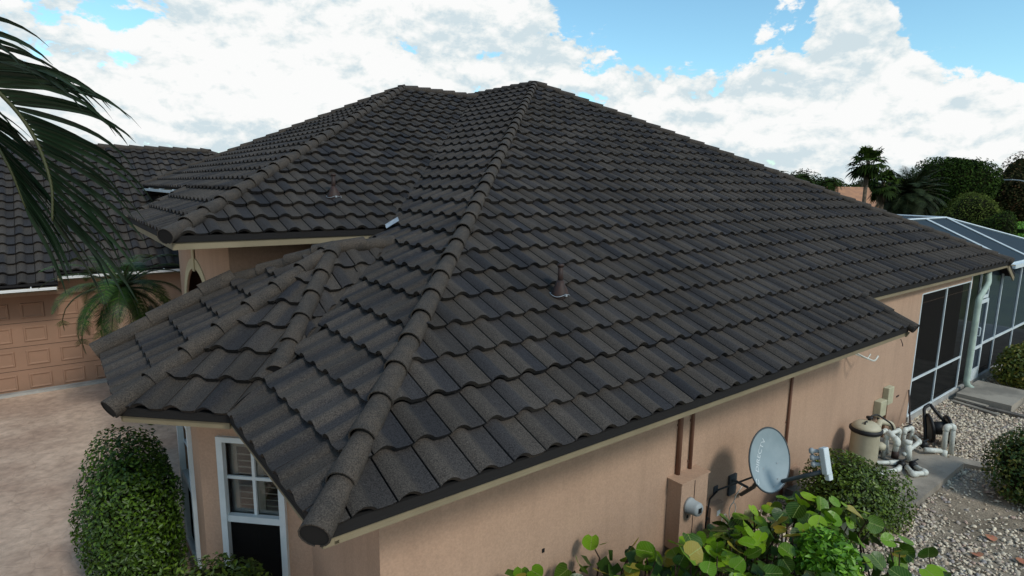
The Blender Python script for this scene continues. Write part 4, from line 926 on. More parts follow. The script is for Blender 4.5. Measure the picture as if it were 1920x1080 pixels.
# ------------------------------------------------------------------ gravel stones
M_STONE = mat('pebble', (.4, .36, .3), .85, leafmix=[(0, (.34, .28, .22)), (.2, (.58, .50, .38)), (.5, (.74, .64, .48)), (.7, (.50, .38, .27)), (.85, (.30, .28, .27)), (1, (.52, .36, .28))], fine=(120, .15))
def gravel():
    nS = 70000
    X = rng.uniform(5.0, 19, nS); Y = rng.uniform(-5.2, .88, nS)
    P = np.stack([X, Y, np.full(nS, GZ)], 1); x, y, d = project(P)
    ok = (x < 2050) & (x > 1380) & (y < 1200) & (y > 600) & (d > 0)
    ok &= ~((X > 7.3) & (X < 10.56) & (Y > -.47)); ok &= ~((X > 14.3) & (X < 15.9) & (Y > -.26))
    # thin patches of bare sand
    nz = np.sin(X*1.7+1.3*np.sin(Y*2.1))+np.sin(Y*2.6+.8*np.sin(X*1.3)+1)
    dd = np.hypot((X-9.2)*.8, (Y+1.0)*1.3); bare = np.clip(1.35-dd, 0, 1)*.9
    dd2 = np.hypot(X-7.6, Y+2.9); bare = np.maximum(bare, np.clip(1.5-dd2, 0, 1)*.9)
    ok &= rng.random(nS) > np.maximum(bare, np.clip((nz-1.2)*.6, 0, .5))
    P = P[ok]; m = len(P); s = rng.gamma(5, .0038, m).clip(.009, .042)
    ang = rng.uniform(0, 6.28, m); el = rng.uniform(.55, 1, m); hgt = rng.uniform(.4, .8, m); tx, ty = rng.normal(0, .25, (2, m))
    k = np.arange(6)*math.pi/3; V = np.zeros((m, 13, 3))
    for lvl, (rr, zz) in enumerate(((1, 0.0), (.72, .75))):
        for j in range(6):
            jr = rng.uniform(.8, 1.15, m)*rr; lx = np.cos(k[j]+lvl*.3)*jr*s; ly = np.sin(k[j]+lvl*.3)*jr*s*el
            V[:, lvl*6+j, 0] = lx*np.cos(ang)-ly*np.sin(ang); V[:, lvl*6+j, 1] = lx*np.sin(ang)+ly*np.cos(ang); V[:, lvl*6+j, 2] = zz*s*hgt
    V[:, 12, 2] = s*hgt
    V[:, :, 2] += V[:, :, 0]*tx[:, None]+V[:, :, 1]*ty[:, None]
    V += P[:, None, :]; V[:, :, 2] += rng.uniform(-.004, .012, m)[:, None]
    fb = [(j, (j+1) % 6, 6+(j+1) % 6, 6+j) for j in range(6)]; ft = [(6+j, 6+(j+1) % 6, 12, 12) for j in range(6)]
    me = bpy.data.meshes.new('gravel_stones'); vf = V.reshape(-1, 3)
    base = (np.arange(m)*13)[:, None, None]
    quads = (np.array(fb)[None]+base).reshape(-1, 4); tris = (np.array([f[:3] for f in ft])[None]+base).reshape(-1, 3)
    me.vertices.add(len(vf)); me.vertices.foreach_set('co', vf.ravel()); nl = quads.size+tris.size; me.loops.add(nl); me.loops.foreach_set('vertex_index', np.concatenate([quads.ravel(), tris.ravel()]))
    me.polygons.add(len(quads)+len(tris)); me.polygons.foreach_set('loop_start', np.concatenate([np.arange(len(quads))*4, quads.size+np.arange(len(tris))*3]))
    me.polygons.foreach_set('loop_total', np.concatenate([np.full(len(quads), 4), np.full(len(tris), 3)])); me.update(calc_edges=True)
    at = me.attributes.new('rnd', 'FLOAT', 'POINT'); at.data.foreach_set('value', np.repeat(rng.random(m), 13).astype(np.float32)); me.materials.append(M_STONE)
    o = bpy.data.objects.new('gravel_stones', me); COL.objects.link(o); tag(o, kind='stuff'); print('stones', m)
gravel()
M_REDL = mat('fallen_red_leaf', (.42, .13, .08), .7, (.3, .16, .08), 20)
rl = None
for k, (x, y) in enumerate(((8.35, -1.35), (7.75, -1.35), (8.05, -1.75), (7.6, -2.05), (6.9, -1.75), (12.1, -.7), (9.0, -1.6), (7.0, -2.3))):
    if rl is None:
        V = []; n = 12
        for j in range(n): a = 2*math.pi*j/n; V.append((.075*math.cos(a)*(1+.12*math.sin(3*a)), .058*math.sin(a), .012*math.cos(2*a)))
        V.append((0, 0, -.004)); rl = mesh('fallen_leaf', V, [(j, (j+1) % n, n) for j in range(n)], M_REDL, None); o = rl
    else: o = rl.copy(); COL.objects.link(o)
    o.location = (x, y, GZ+.045); o.rotation_euler = (random.uniform(-.3, .3), random.uniform(-.3, .3), random.uniform(0, 6)); tag(o, 'fallen reddish leaf lying on the pale gravel', 'leaf', 'fallen red leaves on the gravel')

# ------------------------------------------------------------------ vegetation
def fast_mesh(name, V, nper, faces, rnd, m, parent=None):
    """V (n,nper,3), faces: list of index tuples of equal length within one leaf"""
    n = len(V); vf = np.asarray(V, np.float64).reshape(-1, 3); fa = np.array(faces); base = (np.arange(n)*nper)[:, None, None]
    ff = (fa[None]+base).reshape(-1, fa.shape[1]); me = bpy.data.meshes.new(name)
    me.vertices.add(len(vf)); me.vertices.foreach_set('co', vf.ravel()); me.loops.add(ff.size); me.loops.foreach_set('vertex_index', ff.ravel())
    me.polygons.add(len(ff)); me.polygons.foreach_set('loop_start', np.arange(len(ff))*fa.shape[1]); me.polygons.foreach_set('loop_total', np.full(len(ff), fa.shape[1])); me.update(calc_edges=True)
    at = me.attributes.new('rnd', 'FLOAT', 'POINT'); at.data.foreach_set('value', np.repeat(rnd, nper).astype(np.float32)); me.materials.append(m)
    o = bpy.data.objects.new(name, me); link(o, parent)
    if parent is not None: o.location = -wpos(parent)
    return o
def leaves(name, P, Nrm, size, m, parent, rnd=None, asp=.5, fold=.25, tip=.0):
    """small folded leaves at P with normals roughly Nrm"""
    n = len(P); Nrm = Nrm+rng.normal(0, .55, (n, 3)); Nrm /= np.linalg.norm(Nrm, axis=1)[:, None]
    a = rng.normal(0, 1, (n, 3)); T = np.cross(Nrm, a); T /= np.linalg.norm(T, axis=1)[:, None]; B = np.cross(Nrm, T)
    s = (size*rng.uniform(.65, 1.3, n))[:, None]
    V = np.stack([P-T*s*.5, P-B*s*asp*.5+Nrm*s*fold*.5, P+T*s*.5-Nrm*s*tip, P+B*s*asp*.5+Nrm*s*fold*.5], 1)
    if rnd is None: rnd = rng.random(n)
    return fast_mesh(name, V, 4, [(0, 1, 2), (0, 2, 3)], rnd, m, parent)
def lump_amp(dn, seed, lumps, k=1.0):
    g = np.random.default_rng(seed+77); amp = np.ones(len(dn))
    for j in range(lumps):
        q = g.normal(0, 1, 3); q /= np.linalg.norm(q); w_ = g.uniform(.12, .5)
        amp += k*g.uniform(-.14, .22)*np.exp(-((1-dn@q)/(w_*.30)))
    return amp
def blob_points(n, c, r, lumps, seed, shell=(.55, 1.0), boxy=2.0, zmin=None, k=1.0):
    g = np.random.default_rng(seed); d = g.normal(0, 1, (n, 3)); d /= np.linalg.norm(d, axis=1)[:, None]; dn = d.copy()
    if boxy != 2.0: d = d/(np.abs(d)**boxy).sum(1)[:, None]**(1/boxy)
    amp = lump_amp(dn, seed, lumps, k); f = shell[0]+(shell[1]-shell[0])*g.random(n)**.5
    # stray shoots that stick out
    tw = np.zeros(n)
    for j in range(max(8, n//260)):
        q = g.normal(0, 1, 3); q /= np.linalg.norm(q); tw += (dn@q > 1-g.uniform(.0006, .003))*g.uniform(.04, .16)
    rad = f*amp+tw*g.random(n)
    P = np.array(c)+d*np.array(r)*rad[:, None]; Nn = d/np.array(r); Nn /= np.linalg.norm(Nn, axis=1)[:, None]
    depth = (f-shell[0])/(shell[1]-shell[0])
    if zmin is not None: kk = P[:, 2] > zmin; P, Nn, depth = P[kk], Nn[kk], depth[kk]
    return P, Nn, depth
def bush(name, label, cat, c, r, n, size, m, seed, boxy=2.4, base=GZ, stems=6, asp=.5, lumps=22, core=True, group=None, trunk=False, shell=(.55, 1.0), lk=1.0):
    T = empty(name, (c[0], c[1], base), label, cat, group)
    P, Nn, dp = blob_points(n, c, r, lumps, seed, shell, boxy, base+.03, lk)
    leaves('foliage' if not trunk else 'crown', P, Nn*.8+np.array([0, 0, .45]), size, m, T, rnd=np.clip(rng.random(len(P))*.75+.25*dp, 0, 1), asp=asp)
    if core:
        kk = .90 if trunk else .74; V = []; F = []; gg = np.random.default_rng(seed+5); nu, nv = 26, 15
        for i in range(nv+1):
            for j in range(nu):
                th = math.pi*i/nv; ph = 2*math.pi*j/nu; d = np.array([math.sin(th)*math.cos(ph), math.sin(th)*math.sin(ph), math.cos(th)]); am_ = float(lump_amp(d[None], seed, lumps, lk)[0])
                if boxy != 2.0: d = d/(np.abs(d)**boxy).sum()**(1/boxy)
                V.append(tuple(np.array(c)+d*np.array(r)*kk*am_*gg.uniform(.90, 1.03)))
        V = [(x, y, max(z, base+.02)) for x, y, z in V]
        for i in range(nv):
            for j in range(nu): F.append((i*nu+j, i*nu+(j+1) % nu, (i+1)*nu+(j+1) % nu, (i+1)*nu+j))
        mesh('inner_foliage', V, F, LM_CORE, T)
    st = MB(); g = random.Random(seed)
    for k in range(stems):
        a = g.uniform(0, 6.28); st.tube([(c[0]+.1*math.cos(a)*r[0], c[1]+.1*math.sin(a)*r[1], base), (c[0]+.35*r[0]*math.cos(a), c[1]+.35*r[1]*math.sin(a), (base+c[2])/2), (c[0]+.7*r[0]*math.cos(a), c[1]+.7*r[1]*math.sin(a), c[2]+.3*r[2])], [.02*max(r), .015*max(r), .006*max(r)], 5)
    st.build('trunk' if trunk else 'stem', LM_STEM, T); return T
bush('clipped_shrub', 'large dark green rounded shrub between the driveway and the bay window', 'shrub', (-.60, 4.25, -1.74), (.43, .55, .90), 20000, .050, LM_HEDGE, 3, 2.0, lumps=60, shell=(.5, 1.08), lk=1.4)
bush('low_shrub', 'low leafy shrub at the foot of the tall white window', 'shrub', (-.16, 2.50, -1.90), (.55, .42, .48), 3200, .06, LM_SHRUB, 4, 2.0, core=True, lumps=30)
bush('boxwood_shrub', 'dense small-leaved shrub beside the concrete pad behind the seagrape', 'shrub', (7.24, -.03, -2.12), (.56, .48, .46), 12000, .048, LM_SHRUB, 5, 2.4, lumps=60, asp=.6, shell=(.55, 1.08), lk=1.3)
bush('croton_shrub', 'dark shrub with yellowish tips cut off by the right edge of the picture', 'shrub', (10.15, -1.50, -1.98), (.60, .60, .58), 7500, .06, leafm('croton_leaf', [(.012, .03, .006), (.025, .06, .01), (.06, .11, .015), (.20, .17, .03)], .15), 6, 2.6)
bush('round_shrub', 'yellow-green shrub growing beside the screen enclosure past the step', 'shrub', (16.9, .05, -2.0), (.85, .55, .52), 5000, .085, leafm('round_leaf', [(.03, .05, .01), (.07, .10, .015), (.14, .17, .02), (.2, .15, .02)], .15), 8, 2.4)

# seagrape with large round leaves
def grape_leaf_mesh(v, m, size):
    n = 14; V = []; F = []; g = random.Random(v)
    for ring, rr in enumerate((.55, 1)):
        for j in range(n):
            a = 2*math.pi*j/n; notch = 1-.35*math.exp(-((abs(a-math.pi))/.28)**2)
            r = rr*size*.5*notch*(1+.05*math.sin(3*a+v)); z = .10*size*rr*rr*(g.uniform(.6, 1.2))*abs(math.sin(a))+.04*size*math.sin(2*a+v)*rr
            V.append((r*math.cos(a), r*math.sin(a)*1.02, z))
    V.append((0, 0, 0)); 
    for j in range(n): F.append((j, (j+1) % n, n+(j+1) % n, n+j)); F.append((j, 2*n, (j+1) % n))
    me = bpy.data.meshes.new('leaf'); me.from_pydata(V, [], F); me.materials.append(m); me.polygons.foreach_set('use_smooth', [True]*len(F))
    at = me.attributes.new('rnd', 'FLOAT', 'POINT'); at.data.foreach_set('value', np.full(len(V), (v*.618) % 1, dtype=np.float32)); me.update(); return me
GREEN = [grape_leaf_mesh(k, LM_GRAPE, .16) for k in range(12)]; YEL = [grape_leaf_mesh(k+20, LM_GRAPEY, .165) for k in range(3)]
def seagrape(name, label, spots, n, seed, hfun, smin=.75, smax=1.3, yel=.07, ymax=.72):
    g = random.Random(seed); x0, x1, y0, y1 = spots; T = empty(name, ((x0+x1)/2, (y0+y1)/2, GZ), label, 'shrub'); st = MB(); cnt = 0; tries = 0; base = wpos(T)
    while cnt < n and tries < 40000:
        tries += 1; x = g.uniform(x0, x1); y = g.uniform(y0, y1); h = hfun(x, y)
        if h is None or y > ymax: continue
        layer = g.random(); z = h-abs(g.gauss(0, .10))-(.22*g.random() if layer > .6 else 0)
        q = project((x, y, z))
        if not (780 < q[0] < 1800 and q[1] < 1180) and g.random() > .12: continue
        me = g.choice(YEL) if g.random() < yel else g.choice(GREEN)
        o = bpy.data.objects.new('leaf', me); link(o, T); o.location = Vector((x, y, z))-base
        tilt = g.uniform(.15, 1.05); az = g.uniform(0, 6.28)
        # leaves lean to the light and to the outside
        o.rotation_euler = (tilt*math.sin(az)+.25, tilt*math.cos(az), g.uniform(0, 6.28)); s_ = g.uniform(smin, smax); o.scale = (s_, s_, s_)
        if g.random() < .45: MB().tube([(x, y, z), (x+g.uniform(-.12, .12), y+g.uniform(-.1, .12), z-.22), (x+g.uniform(-.2, .2), y+g.uniform(-.1, .2), GZ)], [.006, .009, .013], 5).build('stem', LM_STEM, T)
        cnt += 1
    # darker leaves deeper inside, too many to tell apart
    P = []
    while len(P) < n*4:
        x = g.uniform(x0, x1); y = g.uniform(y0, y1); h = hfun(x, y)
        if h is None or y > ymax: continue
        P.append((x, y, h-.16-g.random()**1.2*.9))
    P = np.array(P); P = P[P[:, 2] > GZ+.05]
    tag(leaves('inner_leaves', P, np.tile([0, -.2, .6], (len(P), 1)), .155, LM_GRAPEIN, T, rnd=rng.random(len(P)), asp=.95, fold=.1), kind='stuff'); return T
def h1(x, y):
    if x < 2.05 or x > 5.95: return None
    top = -1.30+.05*math.sin(4.1*x+2*y)+.05*math.sin(6.3*y+x)
    if y > -.1: top -= (y+.1)*(.12+1.0*min(1, max(0, (x-3.1)/1.0)))
    return top-abs((x-4.0)/2.0)**4*.22-abs((y+.25)/1.25)**3*.3
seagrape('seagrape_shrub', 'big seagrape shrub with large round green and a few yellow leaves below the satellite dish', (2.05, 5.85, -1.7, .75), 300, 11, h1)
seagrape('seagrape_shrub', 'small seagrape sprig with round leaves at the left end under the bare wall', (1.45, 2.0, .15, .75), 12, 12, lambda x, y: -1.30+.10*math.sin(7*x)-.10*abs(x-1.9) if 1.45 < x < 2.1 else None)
YG = empty('young_shrub', (4.62, -.85, GZ), 'bright light green young shrub growing up through the seagrape', 'shrub')
P, Nn, dp = blob_points(1500, (4.62, -.85, -1.50), (.30, .30, .26), 8, 31, (.2, 1)); leaves('foliage', P, Nn*.4+np.array([0, 0, .7]), .09, LM_YOUNG, YG, asp=.42)
MB().tube([(4.62, -.85, GZ), (4.6, -.83, -1.5)], .012, 6).build('stem', LM_STEM, YG)

# palm fronds -------------------------------------------------
def frond_pts(base, az, el, L, droop, n=14):
    p = Vector(base); out = [p.copy()]; e = el
    for k in range(n):
        e -= droop/n*(1+k/n); p = p+Vector((math.cos(az)*math.cos(e), math.sin(az)*math.cos(e), math.sin(e)))*(L/n); out.append(p.copy())
    return out
def frond_strip(pts, ll, lw, nl, V, Rn, droop=.5, fwd=.6, rr=.5, seg=3):
    """leaflets as thin strips appended to V as (seg+1)*2 verts"""
    n = len(pts)-1
    for k in range(nl):
        t = (k+.6)/nl*n*.97+.03*n; i = min(int(t), n-1); f = t-i; p = pts[i].lerp(pts[i+1], f); tg = (pts[i+1]-pts[i]).normalized()
        sd = tg.cross(Vector((0, 0, 1)));
        if sd.length < .05: sd = Vector((1, 0, 0))
        sd.normalize(); q = (k+.6)/nl; L = ll*(math.sin(math.pi*min(1, .18+q*.82))**.6)*random.uniform(.85, 1.1)
        for s in (-1, 1):
            d = (sd*s+tg*fwd+Vector((0, 0, .25))).normalized(); row = []; pp = p.copy(); wv = tg.cross(d).cross(d).normalized() if tg.cross(d).length > .01 else tg
            for j in range(seg+1):
                wj = lw*(1-(j/seg)**2)*.5+.001; row += [pp-wv*wj, pp+wv*wj]; d = (d+Vector((0, 0, -droop/seg))).normalized(); pp = pp+d*(L/seg)
            V.append([tuple(x) for x in row]); Rn.append(min(1, max(0, rr+random.uniform(-.3, .3))))
    return V, Rn
def strip_faces(seg): return [(2*j, 2*j+1, 2*j+3, 2*j+2) for j in range(seg)]
def feather_palm(name, label, base, top, nf, L, ll, lw, m, trunk_r, seed, nl=22, el=(-.5, 1.35), droop=1.5, cat='palm', one=False, rr=.5, seg=3):
    random.seed(seed); T = empty(name, base, label, cat); base = Vector(base); top = Vector(top)
    tr = MB(); pts = [base.lerp(top, t)+Vector((.06*math.sin(3*t), 0, 0))*trunk_r*8*(t*(1-t)) for t in np.linspace(0, 1, 9)]
    tr.tube(pts, [trunk_r*(1.15-.3*t+.10*(k % 2)) for k, t in enumerate(np.linspace(0, 1, 9))], 10); tr.build('trunk', LM_BARK, T, True)
    allV = []; allR = []; rc = MB()
    for k in range(nf):
        az = k*2.39996+random.uniform(-.2, .2); q = (k+.5)/nf; e = el[1]+(el[0]-el[1])*q
        pts = frond_pts(top+Vector((0, 0, .02)), az, e, L*random.uniform(.85, 1.08), droop*random.uniform(.8, 1.15))
        V, Rn = frond_strip(pts, ll, lw, nl, [], [], rr=rr+.25*(1-q)-.1, seg=seg)
        if one:
            fr = fast_mesh('frond', np.array(V), (seg+1)*2, strip_faces(seg), np.array(Rn), m, T)
            MB().tube(pts[::2], [.012*L*(1-.8*j/7) for j in range(len(pts[::2]))], 4).build('rachis', LM_PALMD, fr)
        else: allV += V; allR += Rn; rc.tube(pts[::3], [.018*L*(1-.8*j/5) for j in range(len(pts[::3]))], 3)
    if not one: fast_mesh('crown', np.array(allV), (seg+1)*2, strip_faces(seg), np.array(allR), m, T); rc.build('frond_ribs', LM_PALMD, T)
    return T
feather_palm('pygmy_date_palm', 'small feathery palm on a leaning trunk in front of the garage door', (.80, 10.0, GZ), (-.10, 10.0, .02), 34, 1.45, .24, .012, LM_SPALM, .075, 21, nl=60, el=(-.55, 1.3), droop=1.25, one=True, rr=.45)
bp_ = MB(); bp_.lathe((-.08, 10.0, -.28), [(.08, 0), (.16, .10), (.17, .22), (.08, .34)], 12); bp_.build('old_frond_bases', LM_BARK, bpy.data.objects['pygmy_date_palm'], True)

# foreground palm whose fronds hang into the left of the view
PALM = empty('coconut_palm', (-2.5, 1.0, GZ), 'palm at the left edge with long drooping dark fronds close to the viewer', 'palm')
PC = Vector((-2.45, 1.0, 2.45))
MB().tube([(-2.5, 1.0, GZ), (-2.55, 1.02, -.5), (-2.48, 1.0, 1.2), tuple(PC)], [.19, .15, .13, .12], 14).build('trunk', LM_BARK, PALM, True)
def catmull(P, n=8):
    P = [Vector(p) for p in P]; P = [P[0]*2-P[1]]+P+[P[-1]*2-P[-2]]; out = []
    for i in range(1, len(P)-2):
        for k in range(n):
            t = k/n; out.append(.5*((2*P[i])+(P[i+1]-P[i-1])*t+(2*P[i-1]-5*P[i]+4*P[i+1]-P[i+2])*t*t+(3*P[i]-P[i-1]-3*P[i+1]+P[i+2])*t**3))
    out.append(P[-2]); return out
def leaflet(p, d, L, wd, droop, twist, parent, rnd, nm='leaflet', seg=11, m=None, curl=1.0):
    V = []; pp = Vector(p); d = Vector(d).normalized(); F = []
    for j in range(seg+1):
        t = j/seg; wj = wd*.5*min(1, .35+t*5)*(1-t**2.6)+.0006
        sd = d.cross(Vector((0, 0, 1))); sd = sd.normalized() if sd.length > .05 else Vector((1, 0, 0)); up = sd.cross(d)
        a = twist*t+1.15; s2 = sd*math.cos(a)+up*math.sin(a); nn = d.cross(s2)
        V += [tuple(pp-s2*wj+nn*wj*.35), tuple(pp), tuple(pp+s2*wj+nn*wj*.35)]
        d = (d+Vector((0, 0, -droop*(.12+curl*3.2*t**2.2)/seg))).normalized(); pp = pp+d*(L/seg)
    for j in range(seg): F += [(3*j, 3*j+1, 3*j+4, 3*j+3), (3*j+1, 3*j+2, 3*j+5, 3*j+4)]
    return mesh(nm, V, F, m or LM_PALM, parent, True, {'rnd': [rnd]*len(V)})
def big_frond(ctrl, nlf, side, Lf, t0=.25, seedv=1, rnd0=.3, wd=.032, m=None, twist=1.0, part_both=True):
    g = random.Random(seedv); pts = catmull(ctrl)
    fr = MB().tube(pts, [.016*(1-.85*k/len(pts))+.002 for k in range(len(pts))], 6).build('frond', LM_PALMD, PALM, True)
    n = len(pts)-1
    for k in range(nlf):
        q = t0+(1-t0)*(k+.5)/nlf; i = min(int(q*n), n-1); p = pts[i].lerp(pts[i+1], q*n-i); tg = (pts[i+1]-pts[i]).normalized()
        for s in ((1, -1) if part_both else (1,)):
            sd = Vector(side)*s
            hang = max(0, q-.62)*2.4; d = sd*(1-.5*hang)+tg*g.uniform(.15, .4)*(1-hang)+Vector((0, 0, g.uniform(.05, .28)-1.1*hang))
            L = Lf*(1-.45*max(0, (k/nlf-.55)))*g.uniform(.85, 1.12)
            leaflet(p, d, L, wd*g.uniform(.8, 1.15), g.uniform(.7, 1.5), g.uniform(-.7, .7)*twist, fr, min(1, max(0, rnd0+g.uniform(-.3, .3))), m=m)
    return fr
base = [(-2.45, 1.0, 2.5), (-2.1, .72, 2.86)]
big_frond(base+[(-1.759, .482, 2.83), (-1.501, .371, 2.66), (-1.298, .311, 2.50), (-1.159, .239, 2.363), (-1.07, .20, 2.206), (-1.027, .123, 2.007), (-1.036, .087, 1.84)], 54, (.79, -.61, .0), .58, .24, 5, .25, .027, part_both=False)
big_frond([(-2.45, 1.0, 2.5), (-2.2, 1.06, 2.72), (-1.883, 1.055, 2.66), (-1.532, .825, 2.539), (-1.292, .659, 2.338), (-1.18, .52, 2.10), (-1.127, .491, 1.88)], 40, (.79, -.61, -.55), .52, .35, 6, .35, .026, part_both=False)
big_frond([(-2.45, 1.0, 2.4), (-2.25, .9, 2.36), (-1.95, .70, 2.10), (-1.70, .447, 1.868), (-1.50, .238, 1.616), (-1.40, .121, 1.447)], 12, (.79, -.61, .1), .34, .5, 7, .8, .014, mat('dry_leaflet', (.42, .36, .27), .7), 1.5)

# remaining fronds of the same palm, outside the view
for k in range(7):
    az = 1.6+k*.5; pts = frond_pts(PC, az, .7-.12*(k % 3), 2.3, 1.5); fr = MB().tube(pts, [.02*(1-.9*j/len(pts))+.002 for j in range(len(pts))], 5).build('frond', LM_PALMD, PALM, True)
    V, Rn = frond_strip(pts, .55, .04, 26, [], [], rr=.4, seg=4); tag(fast_mesh('leaflets', np.array(V), 10, strip_faces(4), np.array(Rn), LM_PALM, fr), kind='stuff')

# ------------------------------------------------------------------ distance
def tree(name, label, x, y, ztop, rx, ry, rz, n, size, m, seed, boxy=2.0, group=None, cat='tree', zc=None, core=True, lumps=26, shell=(.5, 1.0), asp=.55):
    c = (x, y, ztop-rz if zc is None else zc)
    return bush(name, label, cat, c, (rx, ry, rz), n, size, m, seed, boxy, GZ, 5, asp, lumps, core, group, True, (.82, 1.05), 2.6)
def fan_palm(name, label, x, y, ztop, rc, tr, seed, nf=34, skirt=True, m=LM_FAR):
    random.seed(seed); T = empty(name, (x, y, GZ), label, 'palm'); zc = ztop-rc
    MB().tube([(x, y, GZ), (x+.1, y, (GZ+zc)/2), (x+.05, y, zc+.2)], [tr*1.3, tr, tr*.85], 8).build('trunk', LM_BARK, T, True)
    V = []; Rn = []
    for k in range(nf):
        az = k*2.39996+random.uniform(-.3, .3); e = 1.4-2.3*(k+.5)/nf; e += random.uniform(-.4, .4); d = Vector((math.cos(az)*math.cos(e), math.sin(az)*math.cos(e), math.sin(e))); s = d.cross(Vector((0, 0, 1))).normalized() if abs(d.z) < .98 else Vector((1, 0, 0)); up = s.cross(d)
        st_ = rc*random.uniform(.28, .62); hub = Vector((x, y, zc))+d*st_; Lf = rc*random.uniform(.5, .68); bnd = random.uniform(-.25, .25)
        for j in range(11):
            a = R_(-78)+R_(156)*j/10; dd = (d*math.cos(a)+(s*math.cos(bnd)+up*math.sin(bnd))*math.sin(a)).normalized(); wv = dd.cross(up+s*.2).normalized()*Lf*.10
            tip = hub+dd*Lf*(1-.15*abs(math.sin(a)))+Vector((0, 0, -.34*Lf*random.uniform(.4, 1.5)))
            V.append([tuple(hub), tuple(hub+dd*Lf*.55-wv), tuple(tip), tuple(hub+dd*Lf*.55+wv)]); Rn.append(random.random()*.7+.3*(e > .2))
        wv = s*.03; V.append([tuple(Vector((x, y, zc))-wv), tuple(hub-wv), tuple(hub+wv), tuple(Vector((x, y, zc))+wv)]); Rn.append(.3)
    fast_mesh('crown', np.array(V), 4, [(0, 1, 2, 3)], np.array(Rn), m, T)
    if skirt:
        V = []; Rn = []
        for k in range(90):
            a = random.uniform(0, 6.28); z = zc-random.uniform(.1, 1.3)*rc*.8; r = tr+random.uniform(.05, .30)*rc*(1-(zc-z)/rc*.5); p = Vector((x+r*math.cos(a), y+r*math.sin(a), z)); V.append([tuple(p+Vector((0, 0, .25*rc))), tuple(p+Vector((.06, .05, 0))), tuple(p+Vector((0, 0, -.22*rc))), tuple(p-Vector((.06, .05, 0)))]); Rn.append(random.random())
        fast_mesh('dead_frond_skirt', np.array(V), 4, [(0, 1, 2, 3)], np.array(Rn), leafm('dead_frond', [(.06, .05, .03), (.12, .10, .06)], .05), T)
    return T
fan_palm('fan_palm', 'tall fan palm rising above the rooftops with thin bare trunk', 54.1, 18.9, 6.0, 1.62, .17, 3, 44)
fan_palm('fan_palm', 'second fan palm just behind and lower than the tall one', 58.6, 19.2, 4.3, 1.6, .2, 4, 34)
feather_palm('date_palm', 'broad date palm with arching grey-green fronds left of the round dark tree', (62.0, 18.2, GZ), (62.0, 18.2, 1.7), 100, 3.7, .8, .085, leafm('date_leaf', [(.006, .012, .004), (.018, .03, .010), (.05, .07, .025)], .0, .7, .15), .55, 22, nl=26, el=(-.9, 1.5), droop=.85, rr=.4, seg=2)
tree('shade_tree', 'large round very dark tree right of the date palm', 72.2, 17.6, 4.9, 2.9, 2.9, 3.2, 20000, .26, LM_FARD, 41, 2.2, lumps=30)
tree('olive_tree', 'greyish olive green bushy tree in front of the dark round tree', 55.6, 11.0, 2.1, 1.75, 1.9, 2.2, 9000, .14, LM_FARO, 42, 2.2)
tree('garden_tree', 'small bright green tree standing on the lawn by the hedges', 50.0, 8.6, .45, .95, .95, 1.0, 3600, .13, LM_FAR, 43)
tree('red_tinged_tree', 'dark tree with reddish top at the right edge of the view', 78, 13.2, 4.6, 3.4, 3.4, 3.2, 8000, .28, LM_FARR, 44, 2.2)
tree('garden_tree', 'green bush at the foot of the date palm beside the enclosure roof', 52.5, 13.4, -.1, 1.5, 1.4, 1.5, 3600, .15, LM_FAR, 45)
tree('garden_tree', 'far pale green tree showing between the dark round tree and the right edge', 110, 26.0, 2.6, 5, 5, 2.6, 2600, .6, LM_SHRUB, 46)
tree('garden_tree', 'bushy green tree behind the terracotta house left of the fan palms', 98, 41.5, 3.9, 3.6, 3.5, 2.6, 5200, .34, LM_FAR, 47)
tree('garden_tree', 'lower green tree between the terracotta roof and the fan palms', 99, 37.0, 3.4, 3.2, 3.4, 2.2, 4200, .34, LM_FAR, 48)
tree('garden_tree', 'bushy tree at the left end of the far treeline where the roof hip meets it', 76, 37.2, 4.0, 3.0, 3.0, 2.6, 5200, .28, LM_FARD, 49)
tree('garden_tree', 'dark green bush in front of the terracotta roof left of the palm trunk', 60.5, 23.1, .3, 1.1, 1.1, 1.1, 2200, .18, LM_FAR, 50)
tree('garden_tree', 'round green bush in front of the terracotta roof at the foot of the palm', 57, 20.2, .0, 1.0, 1.0, 1.0, 2200, .17, LM_FAR, 51)
for k, (x, y, zt) in enumerate(((66.5, 36.2, 4.9), (68.6, 34.8, 4.6), (72.0, 33.2, 4.5), (80, 33.6, 4.1))):
    feather_palm('palm_tree', ['far palm tip just showing over the roof hip, leftmost', 'far palm second from the left above the roof hip', 'feathery far palm crown in the treeline right of the two palm tips', 'small far palm crown left of the terracotta house'][k], (x, y, GZ), (x, y, zt-1.0), 26, 2.2, .6, .08, LM_FARD, .18, 60+k, nl=16, el=(-.5, 1.3), droop=1.3, seg=2)
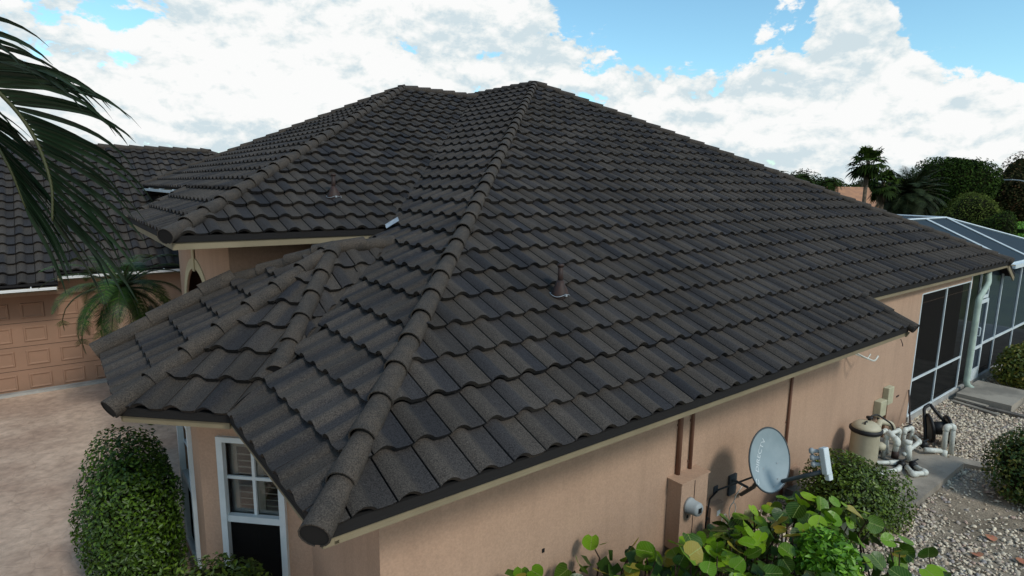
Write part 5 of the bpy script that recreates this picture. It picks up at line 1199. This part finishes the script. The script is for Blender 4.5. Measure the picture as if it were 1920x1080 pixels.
# neighbouring terracotta-roofed house
NH = empty('neighbour_house', (88, 33, GZ), 'distant house with a long terracotta roof and a pale gable end', 'house')
mb = MB(); mb.add([(79.5, 36.6, -.6), (88.0, 29.6, -.6), (90.5, 33.0, 2.7), (82.0, 40.0, 2.7), (84.5, 43.4, -.6), (93.0, 36.4, -.6)], [(0, 1, 2, 3), (3, 2, 5, 4)]); mb.build('roof', M_TERRA, NH)
mb = MB(); mb.add([(77.5, 39.5, -.3), (83.5, 35.5, -.3), (83.2, 38.6, 4.0), (79.5, 41.4, 4.0)], [(0, 1, 2, 3)]); mb.add([(83.5, 35.5, -.3), (86.2, 38.6, -.3), (83.2, 38.6, 4.0)], [(0, 1, 2)]); mb.build('roof', M_TERRA, NH)
mb = MB(); mb.add([(88.0, 29.6, -.6), (93.0, 36.4, -.6), (90.5, 33.0, 2.6)], [(0, 1, 2)]); mb.add([(88.0, 29.6, GZ), (93.0, 36.4, GZ), (93.0, 36.4, -.6), (88.0, 29.6, -.6)], [(0, 1, 2, 3)]); mb.build('gable', M_PALE, NH)
mb = MB(); mb.add([(79.6, 36.8, GZ), (88.0, 29.7, GZ), (88.0, 29.7, -.6), (79.6, 36.8, -.6)], [(0, 1, 2, 3)]); mb.build('wall', M_PALE, NH)
SHD = empty('garden_shelter', (66, 21, GZ), 'low dark grey roofed shelter with dark red side behind the date palm', 'shelter')
mb = MB(); mb.add([(60.5, 22.0, -1.5), (69.5, 17.0, -1.5), (71, 19.8, -.35), (62, 24.8, -.35), (60.5, 22.0, -1.6), (69.5, 17.0, -1.6)], [(0, 1, 2, 3), (0, 4, 5, 1)]); mb.build('roof', M_GREYR, SHD)
mb = MB(); mb.tube([(60.5, 21.95, -1.5), (69.5, 16.95, -1.5)], .05, 4); mb.build('gutter', M_WHITE, SHD)
mb = MB(); mb.add([(60.8, 22.0, GZ), (69.3, 17.3, GZ), (69.3, 17.3, -1.6), (60.8, 22.0, -1.6)], [(0, 1, 2, 3)]); mb.build('wall', M_REDW, SHD)
def hedge(label, a, b, wd, zt, seed, m):
    a = np.array(a, float); b = np.array(b, float); t = b-a; L = np.linalg.norm(t); t /= L; nn = np.array([-t[1], t[0]]); T = empty('hedge', (*(a+b)/2, GZ), label, 'hedge'); n = 3800
    s = rng.uniform(0, L, n); u = rng.uniform(-1, 1, n); side = rng.random(n) < .5; w_ = np.where(side, np.sign(u), u)*wd; z = np.where(side, rng.uniform(GZ, zt, n), zt+rng.normal(0, .03, n))
    P = np.stack([a[0]+t[0]*s+nn[0]*w_, a[1]+t[1]*s+nn[1]*w_, z], 1); Nn = np.where(side[:, None], np.stack([nn[0]*np.sign(u), nn[1]*np.sign(u), u*0], 1), np.array([0, 0, 1.])); leaves('foliage', P, Nn, .2, m, T); c = (a+b)/2
    MB().obox((c[0], c[1], (GZ+zt)/2-.03), (*t, 0), (*nn, 0), (0, 0, 1), L/2, wd*.93, (zt-GZ)/2-.03).build('inner_foliage', LM_FARD, T)
hedge('clipped bright-topped hedge at the right edge, nearer one', (42.5, 6.0), (54.5, 7.9), 1.0, -.75, 71, LM_YOUNG)
hedge('clipped bright-topped hedge at the right edge, farther one', (52, 8.6), (64, 11.0), 1.1, -.35, 72, LM_YOUNG)
tag(MB().tube([(50.2, 10.8, GZ), (50.2, 10.8, -1.65)], .05, 6).build('garden_post', M_CONC), 'short wooden post on the lawn in front of the trees', 'post')
SL = empty('street_lamp', (74, 11.6, GZ), 'distant street lamp with curved arms above the trees at the right', 'street lamp')
MB().tube([(74, 11.6, GZ), (74, 11.6, 2.7)], .07, 6).build('pole', M_GREYP, SL); MB().tube(bend([(74, 11.6, 2.7), (73.9, 12.6, 3.3), (73.9, 13.5, 3.4)], .4), .05, 5).build('arm', M_GREYP, SL); MB().obox((73.9, 13.8, 3.4), (0, 1, 0), (1, 0, 0), (0, 0, 1), .35, .12, .06).build('lamp_head', M_GREYP, SL)
# distant wood that reads as one band all round the horizon
n = 15000; a = rng.uniform(0, 2*math.pi, n); D = rng.uniform(150, 210, n); hh = 3.6+1.3*np.sin(a*23)+1.0*np.sin(a*57+1)+.8*np.sin(a*131); z = GZ+rng.random(n)*np.maximum(hh+1.0, 2)
P = np.stack([CAM[0]+np.cos(a)*D, CAM[1]+np.sin(a)*D, z], 1); Nn = np.stack([-np.cos(a), -np.sin(a), a*0+.3], 1)
tag(leaves('distant_wood', P, Nn, 3.4, LM_FAR, None, asp=.7), kind='stuff')
